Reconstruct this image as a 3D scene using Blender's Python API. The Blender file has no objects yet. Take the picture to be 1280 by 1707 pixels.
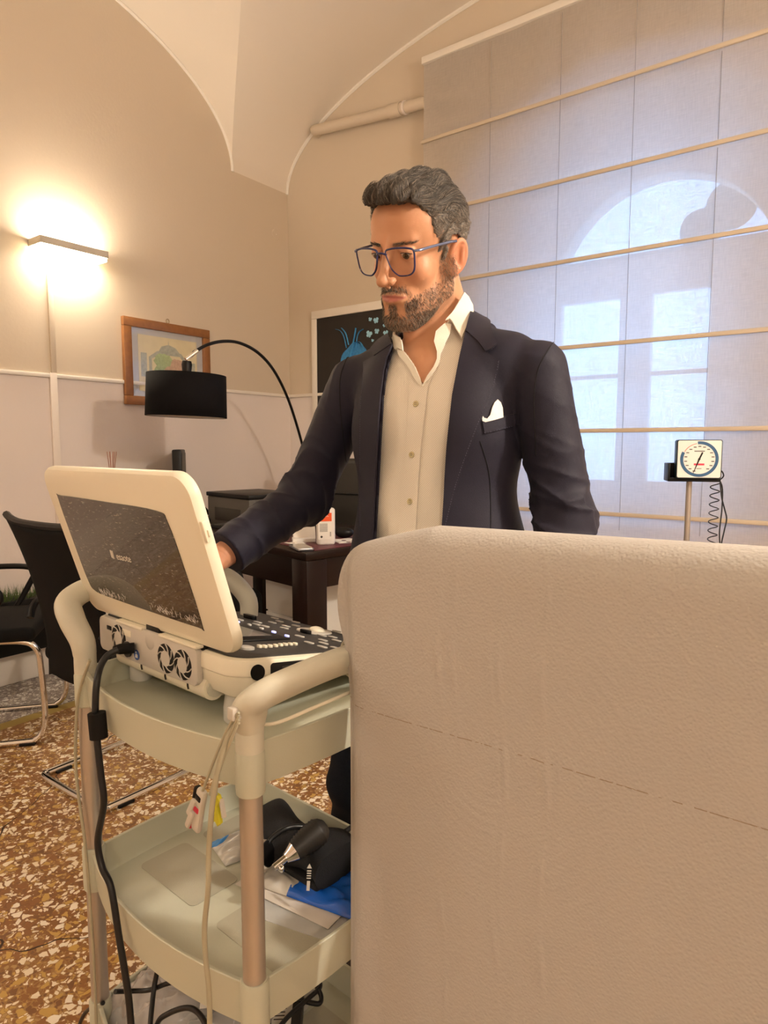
import bpy, bmesh, math, random
import numpy as np
from mathutils import Vector, Matrix
from mathutils.geometry import delaunay_2d_cdt
random.seed(7); RNG = np.random.default_rng(7)
SC = bpy.context.scene; COL = SC.collection
PI = math.pi
# ---------------------------------------------------------------- camera, world, light, exposure
FPX, CAMH, PITCH = 1110.0, 1.22, math.atan(108.5 / 1110.0)
camd = bpy.data.cameras.new('camera'); cam = bpy.data.objects.new('camera', camd); COL.objects.link(cam)
cam.location = (0, 0, CAMH); cam.rotation_euler = (PI / 2 - PITCH, 0, 0)
camd.sensor_fit = 'VERTICAL'; camd.sensor_height = 36.0; camd.lens = FPX / 1707.0 * 36.0
camd.clip_start = 0.02; camd.clip_end = 100
SC.camera = cam
SC.view_settings.view_transform = 'Standard'; SC.view_settings.look = 'None'
SC.view_settings.gamma = 1.0; SC.view_settings.use_curve_mapping = False
SC.view_settings.exposure = 0.62
RA = math.radians(-36.5)                      # the room is turned against the camera's heading
AX_V = Vector((math.cos(RA), math.sin(RA), 0)); AX_U = Vector((-math.sin(RA), math.cos(RA), 0))
WA, WB, WR, WK = -3.55, 3.621, 1.60, -2.6     # left wall, window wall, right wall, rear wall (room axes)
def room(s, t, z): return AX_V * s + AX_U * t + Vector((0, 0, z))
wd = bpy.data.worlds.new('sky'); SC.world = wd; wd.use_nodes = True
bgn = wd.node_tree.nodes['Background']; bgn.inputs[0].default_value = (0.30, 0.54, 1.0, 1); bgn.inputs[1].default_value = 5.2
def area_light(name, loc, size, sy, watts, color, rot, parent=None):
    l = bpy.data.lights.new(name, 'AREA'); l.shape = 'RECTANGLE'; l.size = size; l.size_y = sy; l.energy = watts; l.color = color
    o = bpy.data.objects.new(name, l); COL.objects.link(o); o.location = loc; o.rotation_euler = rot
    if parent: o.parent = parent
    return o
WARM = (1.0, 0.885, 0.765)
SCONCE_UP, SCONCE_DOWN, PENDANT = 17.0, 9.0, 85.0            # watts of each wall lamp's two openings

# ---------------------------------------------------------------- helpers
def setp(o, label=None, cat=None, group=None, kind=None):
    if label: o['label'] = label
    if cat: o['category'] = cat
    if group: o['group'] = group
    if kind: o['kind'] = kind
    return o
def thing(name, label, cat, loc=(0, 0, 0), rz=0.0, group=None):
    o = bpy.data.objects.new(name, None); COL.objects.link(o); o.empty_display_size = 0.05
    o.location = loc; o.rotation_euler = (0, 0, rz)
    return setp(o, label, cat, group)
class MB:
    def __init__(s): s.bm = bmesh.new()
    def _xf(s, vs, M):
        if M is not None: bmesh.ops.transform(s.bm, matrix=M, verts=vs)
    def box(s, x0, x1, y0, y1, z0, z1, bev=0.0, seg=2, M=None):
        r = bmesh.ops.create_cube(s.bm, size=1.0); vs = r['verts']
        bmesh.ops.scale(s.bm, vec=(x1 - x0, y1 - y0, z1 - z0), verts=vs)
        bmesh.ops.translate(s.bm, vec=((x0 + x1) / 2, (y0 + y1) / 2, (z0 + z1) / 2), verts=vs)
        if bev > 0:
            es = list({e for v in vs for e in v.link_edges})
            b = bmesh.ops.bevel(s.bm, geom=es, offset=bev, segments=seg, affect='EDGES', profile=0.5)
            vs = list({v for f in b['faces'] for v in f.verts} | {v for v in vs if v.is_valid})
        s._xf(vs, M); return s
    def tube(s, pts, r, n=10, closed=False, cap=True, M=None, rs=None):
        P = [Vector(p) for p in pts]; m = len(P); T = []
        for i in range(m):
            a = P[(i - 1) % m] if (closed or i > 0) else P[i]; b = P[(i + 1) % m] if (closed or i < m - 1) else P[i]
            t = (b - a); T.append(t.normalized() if t.length > 1e-9 else Vector((0, 0, 1)))
        ref = Vector((0, 0, 1)) if abs(T[0].z) < 0.9 else Vector((1, 0, 0))
        nrm = (ref - T[0] * ref.dot(T[0])).normalized(); rings = []; allv = []
        for i in range(m):
            nrm = (nrm - T[i] * nrm.dot(T[i]))
            nrm = nrm.normalized() if nrm.length > 1e-6 else T[i].orthogonal().normalized()
            bn = T[i].cross(nrm); rr = rs[i] if rs else r
            ra, rb = (rr if isinstance(rr, (tuple, list)) else (rr, rr))
            ring = [s.bm.verts.new(P[i] + nrm * (math.cos(2 * PI * k / n) * ra) + bn * (math.sin(2 * PI * k / n) * rb)) for k in range(n)]
            rings.append(ring); allv += ring
        for i in range(m if closed else m - 1):
            A, B = rings[i], rings[(i + 1) % m]
            for k in range(n): s.bm.faces.new((A[k], A[(k + 1) % n], B[(k + 1) % n], B[k]))
        if cap and not closed:
            s.bm.faces.new(list(reversed(rings[0]))); s.bm.faces.new(rings[-1])
        s._xf(allv, M); return s
    def lathe(s, prof, n=24, M=None, cap=True):
        rings = []; allv = []
        for (r, z) in prof:
            ring = [s.bm.verts.new((r * math.cos(2 * PI * k / n), r * math.sin(2 * PI * k / n), z)) for k in range(n)]
            rings.append(ring); allv += ring
        for A, B in zip(rings, rings[1:]):
            for k in range(n): s.bm.faces.new((A[k], A[(k + 1) % n], B[(k + 1) % n], B[k]))
        if cap:
            s.bm.faces.new(list(reversed(rings[0]))); s.bm.faces.new(rings[-1])
        s._xf(allv, M); return s
    def prism(s, poly, z0, z1, M=None, bev=0.0, seg=2):
        vs = [s.bm.verts.new((p[0], p[1], z0)) for p in poly]
        f = s.bm.faces.new(vs); r = bmesh.ops.extrude_face_region(s.bm, geom=[f])
        nv = [g for g in r['geom'] if isinstance(g, bmesh.types.BMVert)]
        bmesh.ops.translate(s.bm, vec=(0, 0, z1 - z0), verts=nv); vs += nv
        if bev > 0:
            fs = {f2 for v in vs for f2 in v.link_faces}
            es = list({e for f2 in fs if len(f2.verts) == len(poly) for e in f2.edges})
            b = bmesh.ops.bevel(s.bm, geom=es, offset=bev, segments=seg, affect='EDGES', profile=0.5)
            vs = list({v for f2 in b['faces'] for v in f2.verts} | {v for v in vs if v.is_valid})
        s._xf(vs, M); return s
    def grid(s, fn, nu, nv):
        G = [[s.bm.verts.new(fn(i / nu, j / nv)) for j in range(nv + 1)] for i in range(nu + 1)]
        for i in range(nu):
            for j in range(nv): s.bm.faces.new((G[i][j], G[i + 1][j], G[i + 1][j + 1], G[i][j + 1]))
        return s
    def ball(s, c, r, n=16, M=None, sc=(1, 1, 1)):
        R = bmesh.ops.create_uvsphere(s.bm, u_segments=n, v_segments=max(6, n // 2), radius=r)
        bmesh.ops.scale(s.bm, vec=sc, verts=R['verts']); bmesh.ops.translate(s.bm, vec=c, verts=R['verts'])
        s._xf(R['verts'], M); return s
    def build(s, name, m, parent=None, smooth=True, M=None, solid=0.0, ang=40):
        bmesh.ops.recalc_face_normals(s.bm, faces=s.bm.faces)
        if M is not None: bmesh.ops.transform(s.bm, matrix=M, verts=s.bm.verts)
        me = bpy.data.meshes.new(name); s.bm.to_mesh(me); s.bm.free()
        o = bpy.data.objects.new(name, me); COL.objects.link(o)
        if m is not None: me.materials.append(m)
        if smooth:
            me.polygons.foreach_set('use_smooth', [True] * len(me.polygons)); me.set_sharp_from_angle(angle=math.radians(ang))
        if solid:
            md = o.modifiers.new('thickness', 'SOLIDIFY'); md.thickness = solid; md.offset = 0
        if parent is not None: o.parent = parent
        return o
def rect_round(x0, x1, y0, y1, r, n=6):
    out = []
    for cx, cy, a in ((x1 - r, y1 - r, 0), (x0 + r, y1 - r, 90), (x0 + r, y0 + r, 180), (x1 - r, y0 + r, 270)):
        for k in range(n + 1):
            t = math.radians(a + 90 * k / n); out.append((cx + r * math.cos(t), cy + r * math.sin(t)))
    return out
def spline(pts, n=8, closed=False):
    P = [Vector(p) for p in pts]; m = len(P); out = []
    for i in range(m if closed else m - 1):
        g = (lambda k: P[k % m]) if closed else (lambda k: P[min(max(k, 0), m - 1)])
        a, b, c, d = g(i - 1), g(i), g(i + 1), g(i + 2)
        for k in range(n):
            t = k / n; out.append(0.5 * ((2 * b) + (c - a) * t + (2 * a - 5 * b + 4 * c - d) * t * t + (3 * b - a - 3 * c + d) * t ** 3))
    if not closed: out.append(P[-1])
    return out
def T3(loc, rz=0, rx=0, ry=0):
    return Matrix.Translation(Vector(loc)) @ Matrix.Rotation(rz, 4, 'Z') @ Matrix.Rotation(ry, 4, 'Y') @ Matrix.Rotation(rx, 4, 'X')
def text_mesh(body, size, name, m, parent, M, depth=0.0006):
    c = bpy.data.curves.new('lettering', 'FONT'); c.body = body; c.size = size; c.extrude = depth; c.align_x = 'CENTER'; c.align_y = 'CENTER'
    o = bpy.data.objects.new('lettering', c); COL.objects.link(o)
    me = bpy.data.meshes.new_from_object(o); bpy.data.objects.remove(o)
    me.transform(M); me.materials.clear(); me.materials.append(m)
    q = bpy.data.objects.new(name, me); COL.objects.link(q); q.parent = parent
    return q
def dup(root, label=None, group=None):
    def cp(o, par):
        c = o.copy(); COL.objects.link(c); c.parent = par
        for ch in list(o.children): cp(ch, c)
        return c
    r = cp(root, None)
    if label: r['label'] = label
    if group: r['group'] = group
    return r
# ---------------------------------------------------------------- materials
def srgb(r, g, b):
    f = lambda c: (c / 255 / 12.92) if c / 255 <= 0.04045 else ((c / 255 + 0.055) / 1.055) ** 2.4
    return (f(r), f(g), f(b), 1)
def mat(name, col, rough=0.5, metal=0.0, bump=0.0, bscale=200.0, var=0.0, vscale=5.0, coat=0.0, spec=0.5, sheen=0.0, trans=0.0, alpha=1.0, ior=1.45, sss=0.0):
    m = bpy.data.materials.new(name); m.use_nodes = True; nt = m.node_tree; b = nt.nodes['Principled BSDF']
    b.inputs['Base Color'].default_value = col; b.inputs['Roughness'].default_value = rough; b.inputs['Metallic'].default_value = metal
    b.inputs['Coat Weight'].default_value = coat; b.inputs['Specular IOR Level'].default_value = spec; b.inputs['Sheen Weight'].default_value = sheen
    b.inputs['Transmission Weight'].default_value = trans; b.inputs['Alpha'].default_value = alpha; b.inputs['IOR'].default_value = ior
    if sss: b.inputs['Subsurface Weight'].default_value = sss; b.inputs['Subsurface Radius'].default_value = (0.012, 0.005, 0.003)
    tc = nt.nodes.new('ShaderNodeTexCoord')
    if var > 0:
        n = nt.nodes.new('ShaderNodeTexNoise'); n.inputs['Scale'].default_value = vscale; n.inputs['Detail'].default_value = 4
        mx = nt.nodes.new('ShaderNodeMix'); mx.data_type = 'RGBA'
        mx.inputs[6].default_value = tuple(c * (1 - var) for c in col[:3]) + (1,); mx.inputs[7].default_value = tuple(min(1, c * (1 + var)) for c in col[:3]) + (1,)
        nt.links.new(tc.outputs['Object'], n.inputs['Vector']); nt.links.new(n.outputs['Fac'], mx.inputs[0]); nt.links.new(mx.outputs[2], b.inputs['Base Color'])
    if bump > 0:
        n = nt.nodes.new('ShaderNodeTexNoise'); n.inputs['Scale'].default_value = bscale; n.inputs['Detail'].default_value = 3
        bp = nt.nodes.new('ShaderNodeBump'); bp.inputs['Strength'].default_value = bump; bp.inputs['Distance'].default_value = 0.002
        nt.links.new(tc.outputs['Object'], n.inputs['Vector']); nt.links.new(n.outputs['Fac'], bp.inputs['Height']); nt.links.new(bp.outputs['Normal'], b.inputs['Normal'])
    return m
def ramp(nt, stops, interp='LINEAR'):
    r = nt.nodes.new('ShaderNodeValToRGB'); r.color_ramp.interpolation = interp; e = r.color_ramp.elements
    while len(e) < len(stops): e.new(0.5)
    for i, (p, c) in enumerate(stops): e[i].position = p; e[i].color = c
    return r
def emis(name, col, s):
    m = bpy.data.materials.new(name); m.use_nodes = True; b = m.node_tree.nodes['Principled BSDF']
    b.inputs['Base Color'].default_value = (0.8, 0.8, 0.8, 1); b.inputs['Emission Color'].default_value = col; b.inputs['Emission Strength'].default_value = s
    return m
def terrazzo():
    m = bpy.data.materials.new('terrazzo'); m.use_nodes = True; nt = m.node_tree; L = nt.links; N = nt.nodes
    b = N['Principled BSDF']; b.inputs['Roughness'].default_value = 0.32; b.inputs['Specular IOR Level'].default_value = 0.4
    tc = N.new('ShaderNodeTexCoord')
    warp = N.new('ShaderNodeTexNoise'); warp.inputs['Scale'].default_value = 30; L.new(tc.outputs['Object'], warp.inputs['Vector'])
    add = N.new('ShaderNodeMixRGB'); add.blend_type = 'LINEAR_LIGHT'; add.inputs[0].default_value = 0.012
    L.new(tc.outputs['Object'], add.inputs[1]); L.new(warp.outputs['Color'], add.inputs[2])
    def layer(scale, gap):
        v = N.new('ShaderNodeTexVoronoi'); v.inputs['Scale'].default_value = scale; L.new(add.outputs[0], v.inputs['Vector'])
        e = N.new('ShaderNodeTexVoronoi'); e.feature = 'DISTANCE_TO_EDGE'; e.inputs['Scale'].default_value = scale; L.new(add.outputs[0], e.inputs['Vector'])
        lt = N.new('ShaderNodeMath'); lt.operation = 'GREATER_THAN'; lt.inputs[1].default_value = gap; L.new(e.outputs['Distance'], lt.inputs[0])
        sp = N.new('ShaderNodeSeparateColor'); L.new(v.outputs['Color'], sp.inputs[0])
        return sp, lt
    big, bm_ = layer(46, 0.10); small, sm_ = layer(105, 0.10)
    red = (0.31, 0.14, 0.05, 1); tan = (0.50, 0.32, 0.13, 1); cream = (0.92, 0.80, 0.60, 1); yel = (0.60, 0.38, 0.11, 1); brn = (0.24, 0.115, 0.05, 1)
    r1 = ramp(nt, [(0, red), (0.28, brn), (0.38, yel), (0.58, tan), (0.60, cream), (0.84, (0.95, 0.86, 0.70, 1))], 'CONSTANT'); L.new(big.outputs[0], r1.inputs[0])
    r2 = ramp(nt, [(0, red), (0.35, tan), (0.48, yel), (0.60, cream), (0.82, brn)], 'CONSTANT'); L.new(small.outputs[1], r2.inputs[0])
    n = N.new('ShaderNodeTexNoise'); n.inputs['Scale'].default_value = 2.2; n.inputs['Detail'].default_value = 5; L.new(tc.outputs['Object'], n.inputs['Vector'])
    mtx = ramp(nt, [(0.35, (0.24, 0.10, 0.035, 1)), (0.65, (0.42, 0.24, 0.085, 1))]); L.new(n.outputs['Fac'], mtx.inputs[0])
    m1 = N.new('ShaderNodeMix'); m1.data_type = 'RGBA'; L.new(sm_.outputs[0], m1.inputs[0]); L.new(mtx.outputs[0], m1.inputs[6]); L.new(r2.outputs[0], m1.inputs[7])
    pick = N.new('ShaderNodeMath'); pick.operation = 'GREATER_THAN'; pick.inputs[1].default_value = 0.36; L.new(big.outputs[2], pick.inputs[0])
    mul = N.new('ShaderNodeMath'); mul.operation = 'MULTIPLY'; L.new(pick.outputs[0], mul.inputs[0]); L.new(bm_.outputs[0], mul.inputs[1])
    m2 = N.new('ShaderNodeMix'); m2.data_type = 'RGBA'; L.new(mul.outputs[0], m2.inputs[0]); L.new(m1.outputs[2], m2.inputs[6]); L.new(r1.outputs[0], m2.inputs[7])
    # a paler grey field and a yellow band by the left wall (object axes are the room axes)
    sx = N.new('ShaderNodeSeparateXYZ'); L.new(tc.outputs['Object'], sx.inputs[0])
    hue = N.new('ShaderNodeMixRGB'); hue.blend_type = 'MIX'; hue.inputs[2].default_value = (0.30, 0.25, 0.19, 1)
    lt = N.new('ShaderNodeMath'); lt.operation = 'LESS_THAN'; lt.inputs[1].default_value = -3.05; L.new(sx.outputs[0], lt.inputs[0])
    gs = N.new('ShaderNodeHueSaturation'); gs.inputs['Saturation'].default_value = 0.35; gs.inputs['Value'].default_value = 0.85; L.new(m2.outputs[2], gs.inputs['Color'])
    m3 = N.new('ShaderNodeMix'); m3.data_type = 'RGBA'; L.new(lt.outputs[0], m3.inputs[0]); L.new(m2.outputs[2], m3.inputs[6]); L.new(gs.outputs[0], m3.inputs[7])
    lt2 = N.new('ShaderNodeMath'); lt2.operation = 'COMPARE'; lt2.inputs[1].default_value = -3.02; lt2.inputs[2].default_value = 0.035; L.new(sx.outputs[0], lt2.inputs[0])
    m4 = N.new('ShaderNodeMix'); m4.data_type = 'RGBA'; L.new(lt2.outputs[0], m4.inputs[0]); L.new(m3.outputs[2], m4.inputs[6]); m4.inputs[7].default_value = (0.42, 0.30, 0.08, 1)
    # fine cracks
    v = N.new('ShaderNodeTexVoronoi'); v.feature = 'DISTANCE_TO_EDGE'; v.inputs['Scale'].default_value = 0.8
    w2 = N.new('ShaderNodeTexNoise'); w2.inputs['Scale'].default_value = 6; L.new(tc.outputs['Object'], w2.inputs['Vector'])
    a2 = N.new('ShaderNodeMixRGB'); a2.blend_type = 'LINEAR_LIGHT'; a2.inputs[0].default_value = 0.08; L.new(tc.outputs['Object'], a2.inputs[1]); L.new(w2.outputs['Color'], a2.inputs[2]); L.new(a2.outputs[0], v.inputs['Vector'])
    ck = N.new('ShaderNodeMath'); ck.operation = 'LESS_THAN'; ck.inputs[1].default_value = 0.0016; L.new(v.outputs['Distance'], ck.inputs[0])
    m5 = N.new('ShaderNodeMix'); m5.data_type = 'RGBA'; L.new(ck.outputs[0], m5.inputs[0]); L.new(m4.outputs[2], m5.inputs[6]); m5.inputs[7].default_value = (0.05, 0.025, 0.015, 1)
    L.new(m5.outputs[2], b.inputs['Base Color'])
    return m
M = {}
M['wall_low'] = mat('painted_wall_low', (0.70, 0.60, 0.53, 1), 0.6, bump=0.15, bscale=90, var=0.02, vscale=1.5)
def wall_mat():
    m = mat('painted_wall', (0.62, 0.53, 0.41, 1), 0.7, bump=0.25, bscale=60); nt = m.node_tree; b = nt.nodes['Principled BSDF']
    tc = nt.nodes.new('ShaderNodeTexCoord'); sx = nt.nodes.new('ShaderNodeSeparateXYZ'); nt.links.new(tc.outputs['Object'], sx.inputs[0])
    g = nt.nodes.new('ShaderNodeMath'); g.operation = 'GREATER_THAN'; g.inputs[1].default_value = 1.595; nt.links.new(sx.outputs[2], g.inputs[0])
    mx = nt.nodes.new('ShaderNodeMix'); mx.data_type = 'RGBA'; nt.links.new(g.outputs[0], mx.inputs[0])
    mx.inputs[6].default_value = (0.74, 0.66, 0.615, 1); mx.inputs[7].default_value = (0.61, 0.515, 0.40, 1); nt.links.new(mx.outputs[2], b.inputs['Base Color'])
    return m
M['wall'] = wall_mat()
M['ceil'] = mat('ceiling_paint', (0.76, 0.68, 0.58, 1), 0.75, bump=0.2, bscale=40)
M['trimw'] = mat('white_trim_paint', (0.80, 0.74, 0.66, 1), 0.5)
M['floor'] = terrazzo()
M['cream'] = mat("cream_plastic", (0.84, 0.785, 0.64, 1), 0.35, bump=0.05, bscale=500)
M['greyplast'] = mat('pale_grey_green_plastic', (0.54, 0.545, 0.435, 1), 0.42, bump=0.08, bscale=400)
M['handle'] = mat('grey_cream_handle_plastic', (0.62, 0.60, 0.50, 1), 0.4, bump=0.06, bscale=400)
M['alu'] = mat('brushed_aluminium_pole', (0.52, 0.47, 0.42, 1), 0.38, metal=0.75)
M['chrome'] = mat('chrome', (0.80, 0.78, 0.75, 1), 0.1, metal=1.0)
M['black'] = mat('black_plastic', (0.006, 0.0055, 0.0055, 1), 0.42, spec=0.3)
M['blackm'] = mat('black_matte', (0.005, 0.0045, 0.0045, 1), 0.7, spec=0.25)
M['dgrey'] = mat('dark_grey_plastic', (0.035, 0.031, 0.027, 1), 0.5, spec=0.35)
M['white'] = mat('white_plastic', (0.80, 0.78, 0.74, 1), 0.4)
M['wood'] = mat('dark_mahogany', (0.011, 0.0035, 0.0022, 1), 0.32, var=0.4, vscale=8, spec=0.28, coat=0.05)
M['wallup'] = mat('tan_wall_paint', (0.61, 0.515, 0.40, 1), 0.65)
M['walllow'] = mat('pale_wall_paint', (0.74, 0.66, 0.59, 1), 0.6)
M['brass'] = mat('dull_brass', (0.35, 0.25, 0.14, 1), 0.4, metal=0.8)
M['label'] = mat('label_paper', (0.82, 0.79, 0.74, 1), 0.6)
M['ink'] = mat('printed_ink', (0.03, 0.03, 0.03, 1), 0.6)
# ================================================================ THE ROOM
def struct(o): o['kind'] = 'structure'; return o
RM = Matrix.Rotation(RA, 4, 'Z')
def place_room(o): o.rotation_euler = (0, 0, RA); return o
mb = MB(); mb.box(WA - 0.2, WR + 0.2, WK - 0.2, WB + 0.5, -0.12, 0); fl = struct(place_room(mb.build('floor', M['floor'], smooth=False)))
# ceiling: a barrel vault along the room, cut by a lunette over the left wall
ZS, AV, BV, LT0, LA, LB = 3.04, 2.575, 0.82, 1.607, 1.5, 0.74
def hb(s):   # barrel height at distance s from the left wall
    return ZS + BV * math.sqrt(max(0, 1 - ((AV - s) / AV) ** 2))
def gl(t):   # lunette height along the left wall
    q = 1 - ((t - LT0) / LA) ** 2
    return ZS + LB * math.sqrt(q) if q > 0 else ZS
def sstar(t):  # where the two vaults meet
    g = gl(t)
    if g <= ZS + 1e-6: return 0.0
    return AV - AV * math.sqrt(max(0, 1 - ((g - ZS) / BV) ** 2))
mb = MB(); bm = mb.bm
ts = sorted({WK, WB} | {WK + (WB - WK) * i / 60 for i in range(61)} | {LT0 + LA * math.cos(PI * i / 90) for i in range(91)})
NB, NL = 48, 14; rb, rl = [], []
for t in ts:
    s0 = sstar(t); a0 = math.acos(max(-1, min(1, (AV - s0) / AV)))
    row = []
    for i in range(NB + 1):
        a = a0 + (PI - a0) * i / NB; s = AV - AV * math.cos(a); row.append(bm.verts.new((WA + s, t, ZS + BV * math.sin(a))))
    rb.append(row)
    rl.append([bm.verts.new((WA + s0 * i / NL, t, gl(t))) for i in range(NL)] + [row[0]])
for A, B in zip(rb, rb[1:]):
    for i in range(NB): bm.faces.new((A[i], A[i + 1], B[i + 1], B[i]))
for (ta, A), (tb, B) in zip(zip(ts, rl), list(zip(ts, rl))[1:]):
    if abs((ta + tb) / 2 - LT0) < LA:
        for i in range(NL): bm.faces.new((A[i], A[i + 1], B[i + 1], B[i]))
for v in [v for v in bm.verts if not v.link_faces]: bm.verts.remove(v)
bmesh.ops.remove_doubles(bm, verts=bm.verts, dist=1e-5)
struct(place_room(mb.build('ceiling', M['ceil'], ang=25)))
def slab(name, quadfn, thick, m):   # vertical wall from a list of outline points in (along, z), extruded
    pass
def wall_outline(pts, fixed, axis, thick, name, holes=()):
    vs = [Vector((p[0], p[1])) for p in pts]; edges = [(i, (i + 1) % len(vs)) for i in range(len(vs))]
    for h in holes:
        b = len(vs); vs += [Vector(p) for p in h]; edges += [(b + i, b + (i + 1) % len(h)) for i in range(len(h))]
    V, E, F, _, _, _ = delaunay_2d_cdt(vs, edges, [], 1 if not holes else 0, 1e-6)
    bm2 = bmesh.new()
    def inside(p, poly):
        c = False; n = len(poly)
        for i in range(n):
            a, b = poly[i], poly[(i + 1) % n]
            if (a[1] > p[1]) != (b[1] > p[1]) and p[0] < (b[0] - a[0]) * (p[1] - a[1]) / (b[1] - a[1]) + a[0]: c = not c
        return c
    def mk(off):
        out = []
        for p in V: out.append(bm2.verts.new((fixed + off, p.x, p.y) if axis == 'x' else (p.x, fixed + off, p.y)))
        return out
    A, B = mk(0), mk(thick); keep = []
    for f in F:
        c = (sum(V[i].x for i in f) / len(f), sum(V[i].y for i in f) / len(f))
        if inside(c, pts) and not any(inside(c, h) for h in holes): keep.append(f)
    cnt = {}
    for f in keep:
        bm2.faces.new([A[i] for i in f]); bm2.faces.new([B[i] for i in reversed(f)])
        for i in range(len(f)):
            k = tuple(sorted((f[i], f[(i + 1) % len(f)]))); cnt[k] = cnt.get(k, 0) + 1
    for (i, j), n in cnt.items():
        if n == 1: bm2.faces.new((A[i], A[j], B[j], B[i]))
    for v in [v for v in bm2.verts if not v.link_faces]: bm2.verts.remove(v)
    q = MB(); q.bm.free(); q.bm = bm2
    return struct(place_room(q.build(name, M['wall'], smooth=False)))
topA = [(t, gl(t)) for t in sorted(ts, reverse=True)]
wall_outline([(WK, 0), (WB, 0)] + topA, WA, 'x', -0.25, 'wall_left')
arcB = [(WA + AV - AV * math.cos(PI * i / 60), ZS + BV * math.sin(PI * i / 60)) for i in range(61)]
NS0, NS1, NZ0, NZ1 = -1.98, -0.25, 0.80, 2.45      # deep window niche
niche = [(NS0, NZ0), (NS1, NZ0), (NS1, NZ1)] + [((NS0 + NS1) / 2 + (NS1 - NS0) / 2 * math.cos(PI * i / 20), NZ1 + 0.62 * math.sin(PI * i / 20)) for i in range(1, 20)] + [(NS0, NZ1)]
wall_outline([(WA, 0), (WR, 0)] + list(reversed(arcB[:])), WB, 'y', 0.40, 'wall_window', [niche])
wall_outline([(WA, 0), (WR, 0)] + list(reversed(arcB[:])), WK, 'y', -0.2, 'wall_rear')
wall_outline([(WK, 0), (WB, 0), (WB, ZS), (WK, ZS)], WR, 'x', 0.2, 'wall_right')
# the outer leaf with the arched window
WT = WB + 0.40; WC, WZ, WRAD = -1.07, 2.13, 0.60
arch = [(WC - WRAD, 0.95), (WC + WRAD, 0.95)] + [(WC + WRAD * math.cos(PI * i / 24), WZ + WRAD * math.sin(PI * i / 24)) for i in range(25)]
wall_outline([(NS0 - 0.1, NZ0 - 0.1), (NS1 + 0.1, NZ0 - 0.1), (NS1 + 0.1, 3.3), (NS0 - 0.1, 3.3)], WT, 'y', 0.14, 'wall_window_outer', [arch])
wf = MB(); yy0, yy1 = WT + 0.02, WT + 0.08
for x0, x1, z0, z1 in ((-1.67, -1.63, 0.95, 2.33), (-1.27, -1.09, 0.95, 2.13), (-0.78, -0.47, 0.95, 2.13), (-1.67, -0.47, 2.09, 2.33), (-1.67, -0.47, 0.95, 1.02)):
    wf.box(x0, x1, yy0, yy1, z0, z1, 0.004)
win = struct(place_room(wf.build('window_1', M['trimw'])))
gp = MB(); gp.prism([(p[0], p[1]) for p in arch], 0, 0.004, M=Matrix.Translation((0, WT + 0.052, 0)) @ Matrix.Rotation(PI / 2, 4, 'X'))
def glassmat():
    m = bpy.data.materials.new('window_glass'); m.use_nodes = True; nt = m.node_tree; nt.nodes.clear()
    o = nt.nodes.new('ShaderNodeOutputMaterial'); t = nt.nodes.new('ShaderNodeBsdfTransparent'); g = nt.nodes.new('ShaderNodeBsdfGlossy'); g.inputs['Roughness'].default_value = 0.02
    mx = nt.nodes.new('ShaderNodeMixShader'); mx.inputs[0].default_value = 0.06; nt.links.new(t.outputs[0], mx.inputs[1]); nt.links.new(g.outputs[0], mx.inputs[2]); nt.links.new(mx.outputs[0], o.inputs[0])
    return m
M['glass'] = glassmat()
gp.build('pane', M['glass'], win, smooth=False)
# chair rail, thin arch beads, skirting
def rail(name, a, b, z, h=0.022, d=0.014):
    q = MB()
    if a[0] == b[0]: q.box(a[0], a[0] + d, min(a[1], b[1]), max(a[1], b[1]), z - h / 2, z + h / 2, 0.004)
    else: q.box(min(a[0], b[0]), max(a[0], b[0]), a[1] - d, a[1], z - h / 2, z + h / 2, 0.004)
    return struct(place_room(q.build(name, M['trimw'])))
rail('trim_1', (WA, WK), (WA, WB), 1.595)
rail('trim_2', (WA, WB), (WR, WB), 1.595)
q = MB(); q.tube([(WA + 0.004, t, gl(t) - 0.004) for t in ts if abs(t - LT0) <= LA + 1e-6], 0.010, 6); struct(place_room(q.build('trim_3', M['trimw'])))
q = MB(); q.tube([(p[0], WB - 0.004, p[1] - 0.006) for p in arcB], 0.013, 6); struct(place_room(q.build('trim_4', M['trimw'])))
def skirt(name, *b):
    q = MB(); q.box(*b, 0, 0.19, 0.006); return struct(place_room(q.build(name, M['trimw'])))
skirt('baseboard_left', WA, WA + 0.02, WK, WB); skirt('baseboard_window', WA + 0.02, WR, WB - 0.02, WB)
skirt('baseboard_right', WR - 0.02, WR, WK, WB - 0.02); skirt('baseboard_rear', WA + 0.02, WR - 0.02, WK, WK + 0.02)

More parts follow.
